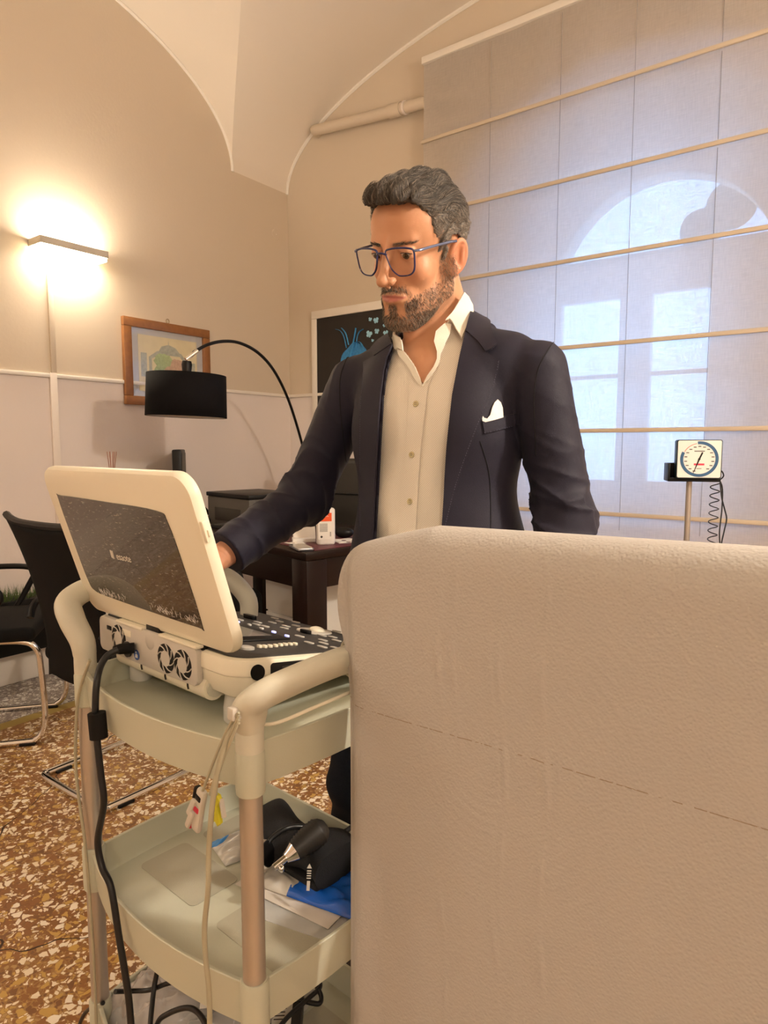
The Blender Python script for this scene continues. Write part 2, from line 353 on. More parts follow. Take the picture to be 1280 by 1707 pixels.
# ---------------------------------------------------------------- roman blind
def blindmat():
    m = bpy.data.materials.new('sheer_blind_linen'); m.use_nodes = True; nt = m.node_tree; nt.nodes.clear(); N = nt.nodes; L = nt.links
    o = N.new('ShaderNodeOutputMaterial'); tc = N.new('ShaderNodeTexCoord')
    def weave(sx, sz):
        mp = N.new('ShaderNodeMapping'); mp.inputs['Scale'].default_value = (sx, 1, sz); L.new(tc.outputs['Object'], mp.inputs[0])
        n = N.new('ShaderNodeTexNoise'); n.inputs['Scale'].default_value = 1.0; n.inputs['Detail'].default_value = 3; L.new(mp.outputs[0], n.inputs['Vector']); return n
    a, b = weave(230, 16), weave(16, 230)
    ad = N.new('ShaderNodeMath'); ad.operation = 'ADD'; L.new(a.outputs['Fac'], ad.inputs[0]); L.new(b.outputs['Fac'], ad.inputs[1])
    mr = N.new('ShaderNodeMapRange'); mr.inputs[1].default_value = 0.7; mr.inputs[2].default_value = 1.3; mr.inputs[3].default_value = 0.02; mr.inputs[4].default_value = 0.15; L.new(ad.outputs[0], mr.inputs[0])
    df = N.new('ShaderNodeBsdfDiffuse'); df.inputs[0].default_value = (0.62, 0.57, 0.52, 1)
    tl = N.new('ShaderNodeBsdfTranslucent'); tl.inputs[0].default_value = (0.80, 0.76, 0.72, 1)
    tr = N.new('ShaderNodeBsdfTransparent'); m1 = N.new('ShaderNodeMixShader'); m1.inputs[0].default_value = 0.48
    L.new(df.outputs[0], m1.inputs[1]); L.new(tl.outputs[0], m1.inputs[2]); m2 = N.new('ShaderNodeMixShader')
    L.new(mr.outputs[0], m2.inputs[0]); L.new(m1.outputs[0], m2.inputs[1]); L.new(tr.outputs[0], m2.inputs[2]); L.new(m2.outputs[0], o.inputs[0])
    return m
M['blind'] = blindmat()
M['cordm'] = mat('blind_cord_thread', (0.30, 0.28, 0.27, 1), 0.8)
M['rod'] = mat('blind_rod_tape', (0.60, 0.50, 0.38, 1), 0.55)
BT = 3.52; BS0, BS1, BZ0, BZ1 = -2.31, 1.30, 0.735, 3.49
ro = thing('roman_blind', 'wide sheer white roman blind with horizontal beige rods covering the arched window', 'blind', room((BS0 + BS1) / 2, BT, BZ0), RA)
bx0 = -(BS1 - BS0) / 2; bxe = -bx0
RODZ = [3.037, 2.615, 2.199, 1.749, 1.305, 0.869]; CORDS = [-1.857, -1.448, -1.068, -0.68, -0.29, 0.10, 0.49, 0.88]
def bfn(a, b):
    x = bx0 + a * (bxe - bx0); z = b * (BZ1 - BZ0); zz = z + BZ0
    y = 0.004 * math.sin(x * 9 + zz * 2) + 0.003 * math.sin(x * 23 + 1.3 * zz)
    for rz in RODZ: y -= 0.010 * math.exp(-((zz - rz) / 0.03) ** 2)
    return (x, y, z)
q = MB(); q.grid(bfn, 120, 200); q.build('blind_fabric', M['blind'], ro)
for rz in RODZ:
    q = MB(); q.box(bx0 - 0.004, bxe, -0.026, -0.011, rz - BZ0 - 0.011, rz - BZ0 + 0.011, 0.005); q.build('blind_rod', M['rod'], ro)
for cs in CORDS:
    cx = cs - (BS0 + BS1) / 2; q = MB(); q.tube([(cx, -0.0095, 0.05), (cx, -0.0095, BZ1 - BZ0 - 0.03)], 0.0014, 6); q.build('blind_cord', M['cordm'], ro)
q = MB(); q.box(bx0 - 0.005, bxe + 0.005, -0.02, 0.05, BZ1 - BZ0 - 0.01, BZ1 - BZ0 + 0.03, 0.004); q.build('head_rail', M['trimw'], ro)
q = MB(); q.box(bx0, bxe, -0.006, 0.006, 0.0, 0.012, 0.003); q.build('bottom_bar', M['trimw'], ro)
q = MB()
for p in ((0, 0, 0, 0.125), (0.19, 0, 0.155, 0.15), (0.09, 0, 0.07, 0.10), (0.42, 0, 0.30, 0.16)): q.ball(p[:3], p[3], 20)
q.tube([(0.45, 0, 0.2), (1.0, 0, 0.0), (1.1, 0, -2.45)], 0.07, 8)
to = q.build('garden_tree', mat('tree_silhouette_green', (0.03, 0.045, 0.02, 1), 0.9, bump=0.8, bscale=20)); to.location = room(-0.997, 4.75, 2.60)
setp(to, 'dark rounded treetop seen through the arched window pane', 'tree')

# ---------------------------------------------------------------- wall lamps
M['lampsteel'] = mat('lamp_steel', (0.62, 0.57, 0.48, 1), 0.4, metal=0.3); M['bulb'] = emis('lamp_glow', (1.0, 0.83, 0.52, 1), 14.0)
def sconce(s, t, z, inward, label, k=1.0):
    # local x points away from the wall
    rz = RA if inward > 0 else RA + PI
    r = thing('wall_lamp', label, 'lamp', room(s, t, z), rz)
    q = MB()
    for y0, y1, x0, x1 in ((-0.185, -0.180, 0.0, 0.125), (0.180, 0.185, 0.0, 0.125), (-0.18, 0.18, 0.120, 0.125), (-0.18, 0.18, 0.0, 0.004)): q.box(x0, x1, y0, y1, -0.006, 0.030, 0.001, 1)
    q.build('lamp_housing', M['lampsteel'], r)
    q = MB(); q.box(0.006, 0.119, -0.178, 0.178, -0.026, -0.006, 0.004); q.box(0.006, 0.118, -0.178, 0.178, 0.010, 0.014); q.build('diffuser', M['bulb'], r)
    up = area_light('lamp_light_up', (0.065, 0, 0.020), 0.30, 0.08, SCONCE_UP * k, WARM, (PI, 0, PI / 2), r)
    dn = area_light('lamp_light_down', (0.065, 0, -0.030), 0.30, 0.08, SCONCE_DOWN * k, WARM, (0, 0, PI / 2), r)
    return r
sconce(WA, 1.93, 2.245, 1, 'lit steel wall lamp glowing on the tan wall above the cable duct', 0.26)
sconce(WA, -1.3, 2.245, 1, 'steel wall lamp near the rear of the left wall', 1.45)
sconce(WR, 1.55, 2.245, -1, 'steel wall lamp on the right wall facing the desk')
sconce(WR, -1.3, 2.245, -1, 'steel wall lamp near the rear of the right wall', 1.45)

pn = thing('pendant_lamp', 'round frosted pendant lamp hanging from the vault by the right wall', 'lamp', room(1.02, 1.35, 2.40), RA)
q = MB(); q.lathe([(0.02, 0.13), (0.075, 0.11), (0.11, 0.05), (0.115, 0.0), (0.10, -0.05)], 24, cap=False); q.build('lamp_shade', M['trimw'], pn, solid=0.003)
q = MB(); q.tube([(0, 0, 0.12), (0, 0, 0.92)], 0.004, 8); q.build('cord', M['trimw'], pn)
l_ = bpy.data.lights.new('lamp_bulb_light', 'POINT'); l_.energy = PENDANT; l_.color = (1.0, 0.90, 0.77); l_.shadow_soft_size = 0.07
lo = bpy.data.objects.new('lamp_bulb_light', l_); COL.objects.link(lo); lo.parent = pn; lo.location = (0, 0, -0.10)
# ================================================================ COUCH WITH PAPER DRAPE (room axes)
co = thing('examination_couch', 'padded examination couch with raised backrest under the paper drape', 'couch', Vector((-0.045, 0.84, 0)), RA)
M['vinyl'] = mat('beige_vinyl', (0.55, 0.47, 0.38, 1), 0.45)
q = MB(); q.box(0.03, 0.60, 0.012, 0.075, 0.66, 1.085, 0.03, 4); q.build('backrest', M['vinyl'], co)
q = MB(); q.box(0.03, 0.60, 0.10, 1.25, 0.64, 0.71, 0.02, 3); q.build('mattress', M['vinyl'], co)
q = MB(); q.box(0.05, 0.58, 0.10, 1.22, 0.58, 0.638, 0.004); q.build('base_frame', M['white'], co)
for x, y in ((0.09, 0.14), (0.54, 0.14), (0.09, 1.18), (0.54, 1.18)):
    q = MB(); q.box(x - 0.02, x + 0.02, y - 0.02, y + 0.02, 0, 0.58, 0.003); q.build('leg', M['white'], co)
def papermat():
    m = bpy.data.materials.new('embossed_paper'); m.use_nodes = True; nt = m.node_tree; N = nt.nodes; L = nt.links; b = N['Principled BSDF']
    b.inputs['Base Color'].default_value = (0.455, 0.43, 0.402, 1); b.inputs['Roughness'].default_value = 0.75; b.inputs['Specular IOR Level'].default_value = 0.25; b.inputs['Sheen Weight'].default_value = 0.1
    tc = N.new('ShaderNodeTexCoord'); v = N.new('ShaderNodeTexVoronoi'); v.feature = 'SMOOTH_F1'; v.inputs['Scale'].default_value = 330; L.new(tc.outputs['Object'], v.inputs['Vector'])
    n = N.new('ShaderNodeTexNoise'); n.inputs['Scale'].default_value = 14; n.inputs['Detail'].default_value = 3; L.new(tc.outputs['Object'], n.inputs['Vector'])
    mp = N.new('ShaderNodeMapping'); mp.inputs['Location'].default_value = (-0.20, 0, -0.86); L.new(tc.outputs['Object'], mp.inputs[0])
    w = N.new('ShaderNodeTexWave'); w.wave_type = 'RINGS'; w.rings_direction = 'SPHERICAL'; w.inputs['Scale'].default_value = 26; w.inputs['Distortion'].default_value = 1.0; L.new(mp.outputs[0], w.inputs['Vector'])
    n2 = N.new('ShaderNodeTexNoise'); n2.inputs['Scale'].default_value = 7; L.new(tc.outputs['Object'], n2.inputs['Vector'])
    ms = N.new('ShaderNodeMapRange'); ms.inputs[1].default_value = 0.5; ms.inputs[2].default_value = 0.7; ms.inputs[3].default_value = 0; ms.inputs[4].default_value = 0.16; L.new(n2.outputs['Fac'], ms.inputs[0])
    w2 = N.new('ShaderNodeMath'); w2.operation = 'MULTIPLY'; L.new(w.outputs['Fac'], w2.inputs[0]); L.new(ms.outputs[0], w2.inputs[1])
    a = N.new('ShaderNodeMath'); a.operation = 'MULTIPLY_ADD'; a.inputs[1].default_value = 0.35; L.new(v.outputs['Distance'], a.inputs[0]); L.new(w2.outputs[0], a.inputs[2])
    a2 = N.new('ShaderNodeMath'); a2.operation = 'MULTIPLY_ADD'; a2.inputs[1].default_value = 0.5; L.new(n.outputs['Fac'], a2.inputs[0]); L.new(a.outputs[0], a2.inputs[2])
    bp = N.new('ShaderNodeBump'); bp.inputs['Strength'].default_value = 0.8; bp.inputs['Distance'].default_value = 0.0022; L.new(a2.outputs[0], bp.inputs['Height']); L.new(bp.outputs[0], b.inputs['Normal'])
    # perforation line: short dark dashes at one height of the sheet
    s = N.new('ShaderNodeSeparateXYZ'); L.new(tc.outputs['Object'], s.inputs[0])
    c = N.new('ShaderNodeMath'); c.operation = 'COMPARE'; c.inputs[1].default_value = 0.885; c.inputs[2].default_value = 0.0006; L.new(s.outputs[2], c.inputs[0])
    n3 = N.new('ShaderNodeTexNoise'); n3.inputs['Scale'].default_value = 110; L.new(tc.outputs['Object'], n3.inputs['Vector'])
    g = N.new('ShaderNodeMath'); g.operation = 'GREATER_THAN'; g.inputs[1].default_value = 0.47; L.new(n3.outputs['Fac'], g.inputs[0])
    mm = N.new('ShaderNodeMath'); mm.operation = 'MULTIPLY'; L.new(c.outputs[0], mm.inputs[0]); L.new(g.outputs[0], mm.inputs[1])
    mx = N.new('ShaderNodeMix'); mx.data_type = 'RGBA'; L.new(mm.outputs[0], mx.inputs[0]); mx.inputs[6].default_value = (0.455, 0.43, 0.402, 1); mx.inputs[7].default_value = (0.30, 0.24, 0.18, 1); L.new(mx.outputs[2], b.inputs['Base Color'])
    return m
M['sheet'] = papermat()
def sheet(a, b):
    x = a * 0.625; zt = 1.088 + 0.037 * min(1, x / 0.13) ** 0.8 + 0.006 * min(1, max(0, x - .13) / .4)
    Lh = 0.35; rad = 0.045; l = b * (Lh + PI * rad / 2 * 2 * 0.62 + 1.02) - Lh      # back flap, over the top, down the front
    if l < 0: y, z = 0.078, zt - rad + l
    else:
        arc = PI * rad * 0.62 * 1.0
        if l < arc:
            th = PI * l / arc; y = 0.0385 + 0.0395 * math.cos(th); z = zt - rad + rad * math.sin(th)
        else: y, z = -0.001, zt - rad - (l - arc)
    d = max(0.0, min(1, (zt - z) / 0.2)); e = math.exp(-(x / 0.05) ** 2)
    if l > 0:
        # the drape bulges out at its upper left corner and hangs straighter below
        x = x - 0.010 * e * math.exp(-((zt - 0.075 - z) / 0.06) ** 2) + 0.004 * e * min(1, (zt - z) / 0.9)
        y += -0.006 * math.exp(-((z - 0.98) / 0.12) ** 2) * math.exp(-((x - 0.1) / 0.09) ** 2) + 0.004 * math.sin(3.1 * x + 2 * z) * d
        y += 0.022 * math.exp(-(x / 0.018) ** 2) * (0.5 + 0.5 * d)          # edge curls back round the pad
        for cx, sl, z0, z1, am in ((0.158, 0.10, 0.93, 1.06, .0022), (0.178, 0.12, 0.90, 1.07, .0022), (0.235, 0.07, 0.70, 1.06, .0026), (0.225, 0.07, 0.60, 1.0, .002), (0.285, 0.03, 0.55, 1.08, .003), (0.278, 0.035, 0.5, 1.0, .002), (0.15, 0.12, 0.4, 0.72, .0018), (0.245, 0.06, 0.3, 0.6, .0018)):
            if z0 - 0.05 < z < z1 + 0.03:
                w = min(1, (z - z0 + 0.05) / 0.05) * min(1, (z1 + 0.03 - z) / 0.05); c_ = cx - sl * (z - 0.95) * 0.25 + 0.004 * math.sin(z * 24)
                y -= am * w * math.exp(-((x - c_) / 0.0035) ** 2) * (0.6 + 0.4 * math.sin(z * 60))
    return (x - 0.018 - 0.006 * e * min(1, max(0, (zt - z)) / 0.8), y, z)
q = MB(); q.grid(sheet, 220, 260); ps = q.build('couch_paper', M['sheet'], smooth=True, ang=80)
ps.location = co.location; ps.rotation_euler = (0, 0, RA); setp(ps, 'long cream embossed paper sheet draped over the couch backrest', 'paper sheet')
# ================================================================ TROLLEY (its own axes: x runs along its short side away from the camera)
CC, CS = math.cos(PITCH), math.sin(PITCH)
CX, CY, CZ = Vector((1, 0, 0)), Vector((0, CC, -CS)), Vector((0, CS, CC)); CO = Vector((0, 0, CAMH))
def sight(px, py): return CX * ((px - 640) / FPX) + CZ * ((853.5 - py) / FPX) + CY
def at(px, py, d): return CO + sight(px, py) * d
def at_z(px, py, z):
    r = sight(px, py); return CO + r * ((z - CAMH) / r.z)
TA = math.radians(49.065); TO = Vector((-0.17, 0.811, 0)); E2 = Vector((math.cos(TA), math.sin(TA), 0)); E1 = Vector((-math.sin(TA), math.cos(TA), 0))
def tl(p): d = p - TO; return Vector((d.dot(E2), d.dot(E1), p.z))
def tx(px, py, x):
    r = sight(px, py); return tl(CO + r * (((TO - CO).dot(E2) + x) / r.dot(E2)))
def tz(px, py, z): return tl(at_z(px, py, z))
TD, TW = 0.346, 0.449
tr = thing('medical_trolley', 'three-tier grey-green plastic trolley with aluminium poles carrying the ultrasound machine', 'trolley', TO, TA)
def tray_outline(ins=0.0, bow=0.038):
    x0, x1, y0, y1 = -0.004 + ins, TD + 0.004 - ins, -0.004 + ins, TW + 0.004 - ins; pts = []
    for i in range(17):   # bowed near edge
        t = i / 16; y = y1 - (y1 - y0) * t; pts.append((x0 - bow * (1 - (2 * t - 1) ** 2), y))
    for i in range(1, 9): t = i / 8; pts.append((x0 + (x1 - x0) * t, y0 - 0.012 * (1 - (2 * t - 1) ** 2)))
    for i in range(1, 17): t = i / 16; pts.append((x1, y0 + (y1 - y0) * t))
    for i in range(1, 8): t = i / 8; pts.append((x1 - (x1 - x0) * t, y1 + 0.012 * (1 - (2 * t - 1) ** 2)))
    return pts
def tray(name, z0, zf, z1, parent):
    q = MB(); bm = q.bm; rings = []
    for ins, z in ((0.012, zf), (0.010, zf + 0.004), (0.0055, z1 - 0.001), (0.004, z1), (0.001, z1), (0, z1 - 0.001), (0.005, z0), (0.008, z0)):
        rings.append([bm.verts.new((x, y, z)) for x, y in tray_outline(ins)])
    n = len(rings[0])
    for A, B in zip(rings, rings[1:]):
        for k in range(n): bm.faces.new((A[k], A[(k + 1) % n], B[(k + 1) % n], B[k]))
    bm.faces.new(rings[0]); bm.faces.new(list(reversed(rings[-1])))
    return q.build(name, M['greyplast'], parent, ang=35)
tray('top_tray', 0.785, 0.806, 0.846, tr); mt = tray('middle_tray', 0.452, 0.466, 0.518, tr); lt_ = tray('bottom_tray', 0.165, 0.18, 0.232, tr)
M['pad'] = mat('rough_grip_pad', (0.45, 0.43, 0.335, 1), 0.65, bump=0.3, bscale=900)
for par, z in ((mt, 0.466), (lt_, 0.18)):
    for (x, y) in ((0.115, 0.335), (0.115, 0.105), (0.245, 0.335), (0.245, 0.105)):
        q = MB(); q.prism(rect_round(x - 0.048, x + 0.048, y - 0.085, y + 0.085, 0.012), z + 0.0002, z + 0.001); q.build('grip_pad', M['pad'], par)
for (x, y) in ((0, 0), (0, TW), (TD, 0), (TD, TW)):
    q = MB(); q.lathe([(0.0150, 0.075), (0.0150, 0.87)], 24, Matrix.Translation((x, y, 0))); q.build('pole', M['alu'], tr)
    for z0, z1 in ((0.160, 0.238), (0.447, 0.526), (0.780, 0.838)):
        q = MB(); q.lathe([(0.0165, z0), (0.0185, z0 + 0.002), (0.0190, z0 + 0.01), (0.0190, z1 - 0.004), (0.0175, z1)], 28, Matrix.Translation((x, y, 0))); q.build('sleeve', M['greyplast'], tr)
    q = MB(); q.lathe([(0.0180, 0.838), (0.0180, 0.872), (0.0176, 0.874)], 28, Matrix.Translation((x, y, 0))); q.build('handle_socket', M['handle'], tr)
    c = MB(); c.tube([(x - 0.012, y, 0.024), (x + 0.012, y, 0.024)], 0.024, 20); wh = c.build('castor', M['blackm'], tr)
    c = MB(); c.box(x - 0.016, x + 0.016, y - 0.014, y + 0.014, 0.03, 0.078, 0.006); c.build('castor_fork', M['dgrey'], wh)
for y, sgn, nm in ((TW, 1, 0), (0, -1, 1)):
    k = 1.0 if sgn > 0 else 0.42; kz = 1.0 if sgn > 0 else 0.60
    pts = spline([(0, y, 0.868), (-0.002, y + sgn * 0.004, 0.893), (-0.006, y + sgn * 0.030 * k, 0.925), (0.004, y + sgn * 0.062 * k, 0.948), (0.045, y + sgn * 0.080 * k, 0.962), (0.11, y + sgn * 0.082 * k, 0.968),
                  (0.235, y + sgn * 0.082 * k, 0.968), (0.290, y + sgn * 0.074 * k, 0.962), (0.330, y + sgn * 0.045 * k, 0.944), (0.348, y + sgn * 0.008, 0.905), (0.346, y, 0.868)], 6)
    pts = [Vector((p.x, p.y, 0.868 + (p.z - 0.868) * kz)) for p in pts]
    m_ = len(pts); rs = []
    for i in range(m_):
        e = min(i, m_ - 1 - i) / (m_ / 2); w = min(1, e * 2.2); rs.append((0.0185 + (0.004 if sgn > 0 else 0.011) * w, 0.0185 - 0.001 * w))
    q = MB(); q.tube(pts, 0.02, 20, rs=rs); h = q.build('push_handle', M['handle'], tr, ang=60)
    q = MB()
    for i in range(6): q.tube([Vector((0.150 + i * 0.008, y + sgn * 0.080 * k, 0.868 + 0.100 * kz)) + Vector((0, 0.0195 * math.cos(a), 0.0265 * math.sin(a))) for a in [PI * 2 * j / 20 for j in range(20)]], 0.0022, 6, closed=True)
    q.build('grip_ridge', M['handle'], h)

# ================================================================ ULTRASOUND MACHINE
us = thing('ultrasound_machine', 'cream portable ultrasound machine with its lid screen raised, on the trolley top', 'ultrasound machine', TO + E2 * 0.2 + E1 * 0.29 + Vector((0, 0, 0.806)), TA)
UL = Matrix.Translation((-0.2, -0.29, -0.806))      # trolley coordinates -> machine coordinates
def ub(q, name, m, par=us, wedge=True, **k):
    if wedge:                                        # the deck slopes down towards the operator
        for v in q.bm.verts:
            dx = max(0.0, v.co.x - 0.052)
            if dx > 0 and v.co.z < 0.95: v.co.z -= dx * (0.08 + 0.10 * (v.co.z - 0.85) / 0.0715)
    return q.build(name, m, par, M=UL, **k)
def dkp(px, py):                                     # a point of the sloping deck, in trolley coordinates
    r = sight(px, py); nn = Vector((0, 0, 1)) + E2 * 0.18; p0 = TO + E2 * 0.045 + Vector((0, 0, 0.9235)); p = tl(CO + r * ((p0 - CO).dot(nn) / r.dot(nn))); return p.x, p.y
q = MB(); bm = q.bm
def bodyring(ins, z, rr=0.035): return [bm.verts.new((x, y, z)) for x, y in rect_round(0.045 + ins, 0.405 - ins, 0.088 + ins, 0.505 - ins, max(0.004, rr - ins), 6)]
R_ = [bodyring(i, z) for i, z in ((0.045, 0.850), (0.030, 0.852), (0.012, 0.862), (0.004, 0.878), (0.002, 0.894), (0.003, 0.8945), (0.003, 0.896), (0.000, 0.8965), (0, 0.914), (0.002, 0.919), (0.007, 0.9215))]
for A, B in zip(R_, R_[1:]):
    for k in range(len(A)): bm.faces.new((A[k], A[(k + 1) % len(A)], B[(k + 1) % len(A)], B[k]))
bm.faces.new(list(reversed(R_[0]))); bm.faces.new(R_[-1]); body_u = ub(q, 'body', M['cream'], ang=30)
q = MB(); q.tube([(0.062, 0.165, 0.862), (0.062, 0.425, 0.862)], 0.019, 24, rs=[(0.019, 0.019)] * 2); q.box(0.05, 0.16, 0.165, 0.425, 0.845, 0.868, 0.006); hump = ub(q, 'battery_hump', M['cream'])
for y in (0.165, 0.425):
    q = MB(); q.tube([(0.062, y - 0.004, 0.862), (0.062, y + 0.004, 0.862)], 0.0135, 20); ub(q, 'end_cap', M['handle'], hump)
for y in (0.205, 0.268, 0.34):
    q = MB(); q.tube([Vector((0.062, y, 0.862)) + Vector((-0.0197 * math.cos(a), 0, 0.0197 * math.sin(a))) for a in [math.radians(d) for d in (-20, -5, 10, 25)]], 0.0016, 6); ub(q, 'seam_notch', M['dgrey'], hump)
for (x, y) in ((0.09, 0.43), (0.09, 0.15), (0.36, 0.43), (0.36, 0.15)):
    q = MB(); q.lathe([(0.016, 0.806), (0.019, 0.81), (0.019, 0.83), (0.016, 0.852)], 20, Matrix.Translation((x, y, 0))); ub(q, 'foot', M['white'])
# rear panel with fan grilles and sockets
pm = Matrix(((0, 0, 1, 0), (-1, 0, 0, 0), (0, 1, 0, 0), (0, 0, 0, 1)))  # (a,b,c) -> x=c, y=-a, z=b
def rearM(y, z, x=0.0): return Matrix.Translation((x, y, z)) @ Matrix(((0, 0, -1, 0), (-1, 0, 0, 0), (0, 1, 0, 0), (0, 0, 0, 1)))
q = MB(); q.prism([(p[0], p[1]) for p in rect_round(-0.150, 0.150, -0.030, 0.030, 0.012)], 0, 0.010, M=rearM(0.322, 0.896, 0.048), bev=0.0015)
M['panel'] = mat('grey_panel_plastic', (0.58, 0.54, 0.48, 1), 0.42); rp = ub(q, 'rear_panel', M['panel'])
for y, z in ((0.403, 0.897), (0.256, 0.893), (0.209, 0.893)):
    q = MB(); q.lathe([(0.0232, 0), (0.0232, 0.0006)], 32, rearM(y, z, 0.0378)); g = ub(q, 'fan_grille', M['black'], rp)
    q = MB(); q.lathe([(0.0125, 0), (0.0125, 0.0016)], 28, rearM(y, z, 0.0376)); ub(q, 'fan_hub', M['panel'], g)
    for k in range(8):
        a = 2 * PI * k / 8; pts = []
        for j in range(6):
            t = j / 5; r_ = 0.0115 + 0.0120 * t; aa = a + 0.75 * t; pts.append((0.0368, y - r_ * math.cos(aa), z + r_ * math.sin(aa)))
        q = MB(); q.tube(pts, 0.0010, 5); ub(q, 'fan_blade_bar', M['panel'], g)
q = MB(); q.lathe([(0.013, 0), (0.013, 0.004), (0.0105, 0.004), (0.0105, 0.0015)], 24, rearM(0.373, 0.884, 0.0385)); ub(q, 'power_socket', M['dgrey'])
q = MB(); q.lathe([(0.0085, 0), (0.0085, 0.0006)], 28, rearM(0.345, 0.880, 0.0378)); sk = ub(q, 'blue_sticker', mat('sticker_blue', (0.02, 0.09, 0.35, 1), 0.4), rp); sk['label'] = 'round blue manual sticker'
q = MB(); q.lathe([(0.0018, 0), (0.0018, 0.0003)], 12, rearM(0.346, 0.8845, 0.0370)); q.prism([(-0.004, -0.005), (0.004, -0.005), (0.004, 0), (0, 0.002), (-0.003, 0)], 0, 0.0003, M=rearM(0.345, 0.8805, 0.0370)); ub(q, 'sticker_symbol', M['white'], rp)
q = MB(); q.box(0.0375, 0.040, 0.428, 0.445, 0.905, 0.913, 0.001); ub(q, 'data_port', M['black'], rp)
q = MB(); q.box(0.0372, 0.0392, 0.362, 0.392, 0.9055, 0.9165, 0.001); ub(q, 'rating_plate', M['cream'], rp)
q = MB(); q.ball((0.040, 0.303, 0.911), 0.016, 20, sc=(0.25, 1, 1)); ub(q, 'latch_recess', M['panel'], rp)
for y0, y1 in ((0.325, 0.41), (0.17, 0.275)):
    q = MB(); q.box(0.036, 0.05, y0, y1, 0.924, 0.929, 0.002); ub(q, 'hinge_rail', M['cream'])
q = MB(); q.box(0.048, 0.075, 0.17, 0.42, 0.918, 0.938, 0.003); q.box(0.044, 0.06, 0.285, 0.325, 0.905, 0.94, 0.002); ub(q, 'hinge', M['black'])
# sides and deck
def sideM(x, z, y): return Matrix.Translation((x, y, z)) @ Matrix(((1, 0, 0, 0), (0, 0, 1, 0), (0, 1, 0, 0), (0, 0, 0, 1)))
q = MB(); q.lathe([(0.0125, 0), (0.0125, 0.0015)], 28, sideM(0.0835, 0.9015, 0.0870)); ub(q, 'rubber_bumper', M['blackm'])
q = MB(); q.prism(rect_round(-0.065, 0.065, -0.0115, 0.0115, 0.006), 0, 0.002, M=sideM(0.172, 0.9025, 0.0865)); sp = ub(q, 'socket_window', M['black'])
q = MB(); q.box(0.127, 0.148, 0.0855, 0.0868, 0.9045, 0.9075); q.box(0.124, 0.130, 0.0855, 0.0868, 0.894, 0.896); q.box(0.138, 0.142, 0.0855, 0.0868, 0.894, 0.896); ub(q, 'socket_marks', M['dgrey'], sp)
q = MB(); q.tube([Vector((0.170, 0.0858, 0.9055)) + Vector((0.003 * math.cos(a), 0, 0.0035 * math.sin(a))) for a in [2 * PI * j / 14 for j in range(14)]], 0.0006, 5, closed=True); ub(q, 'probe_ring', mat('probe_mark_red', (0.4, 0.05, 0.03, 1), 0.5), sp)
q = MB(); q.prism(rect_round(0.055, 0.397, 0.098, 0.495, 0.028), 0.9212, 0.9235, bev=0.0008)
M['deck'] = mat('control_deck_charcoal', (0.045, 0.042, 0.040, 1), 0.55, bump=0.15, bscale=900); dk = ub(q, 'control_deck', M['deck'])
q = MB(); A_ = dkp(485, 1067); q.box(A_[0] - 0.135, A_[0], A_[1], A_[1] + 0.25, 0.9235, 0.9275, 0.002); ts_ = ub(q, 'touch_screen_bezel', M['black'], dk)
q = MB(); q.box(A_[0] - 0.120, A_[0] - 0.018, A_[1] + 0.028, A_[1] + 0.235, 0.9275, 0.9279); ub(q, 'touch_screen', mat('touch_screen_glass', (0.16, 0.15, 0.14, 1), 0.12, coat=0.5), dk)
blu = emis('key_glow_blue', (0.35, 0.4, 1.0, 1), 0.8)
def pill(px, py, w, l, h=0.003, m=None, nm='control_key', dx=0, dy=0):
    x, y = dkp(340 + px / 4.571, 900 + py / 4.571); x += dx; y += dy
    q = MB(); q.prism(rect_round(-w / 2, w / 2, -l / 2, l / 2, min(w, l) * 0.49, 5), 0.9232, 0.9235 + h, M=Matrix.Translation((x, y, 0)), bev=0.0007); return ub(q, nm, m or M['panel'], dk)
M['key'] = mat('pale_key', (0.50, 0.48, 0.44, 1), 0.4)
for p in ((423, 825), (463, 825), (503, 822), (545, 818), (583, 812), (620, 808), (658, 805), (695, 803)): pill(*p, 0.008, 0.009, 0.005, M['cream'], 'square_key')
for i, p in enumerate(((257, 632), (345, 655), (438, 683), (532, 710), (632, 740), (160, 610))): pill(*p, 0.006, 0.010, 0.0045, blu if i in (0, 3, 4) else M['white'], 'lit_key')
for p in ((270, 614), (410, 633), (400, 650), (520, 634), (465, 664), (575, 625), (625, 662), (612, 677), (700, 657), (728, 740), (900, 733), (905, 770), (910, 794), (900, 822), (800, 790), (250, 807), (1010, 772), (980, 745), (540, 600), (330, 585), (700, 630), (1010, 700), (1000, 830), (180, 590)): pill(*p, 0.0105, 0.021, m=M['key'])
x_, y_ = dkp(340 + 325 / 4.571, 900 + 835 / 4.571); q = MB(); q.lathe([(0.012, 0.9235), (0.012, 0.927), (0.010, 0.928)], 24, Matrix.Translation((x_, y_, 0))); ub(q, 'control_knob', M['key'], dk)
x_, y_ = dkp(340 + 840 / 4.571, 900 + 700 / 4.571)
q = MB(); q.lathe([(0.034, 0.9235), (0.033, 0.927), (0.022, 0.928)], 30, Matrix.Translation((x_, y_, 0))); ub(q, 'trackball_ring', M['panel'], dk)
q = MB(); q.ball((x_ + 0.004, y_ - 0.003, 0.926), 0.016, 24); ub(q, 'trackball', M['cream'], dk)
pill(775, 712, 0.012, 0.026, 0.010, M['black'], 'rocker_switch'); pill(350, 600, 0.014, 0.034, 0.012, M['black'], 'paddle_key')
# raised lid (rear face towards the camera)
LT = math.radians(16.8)
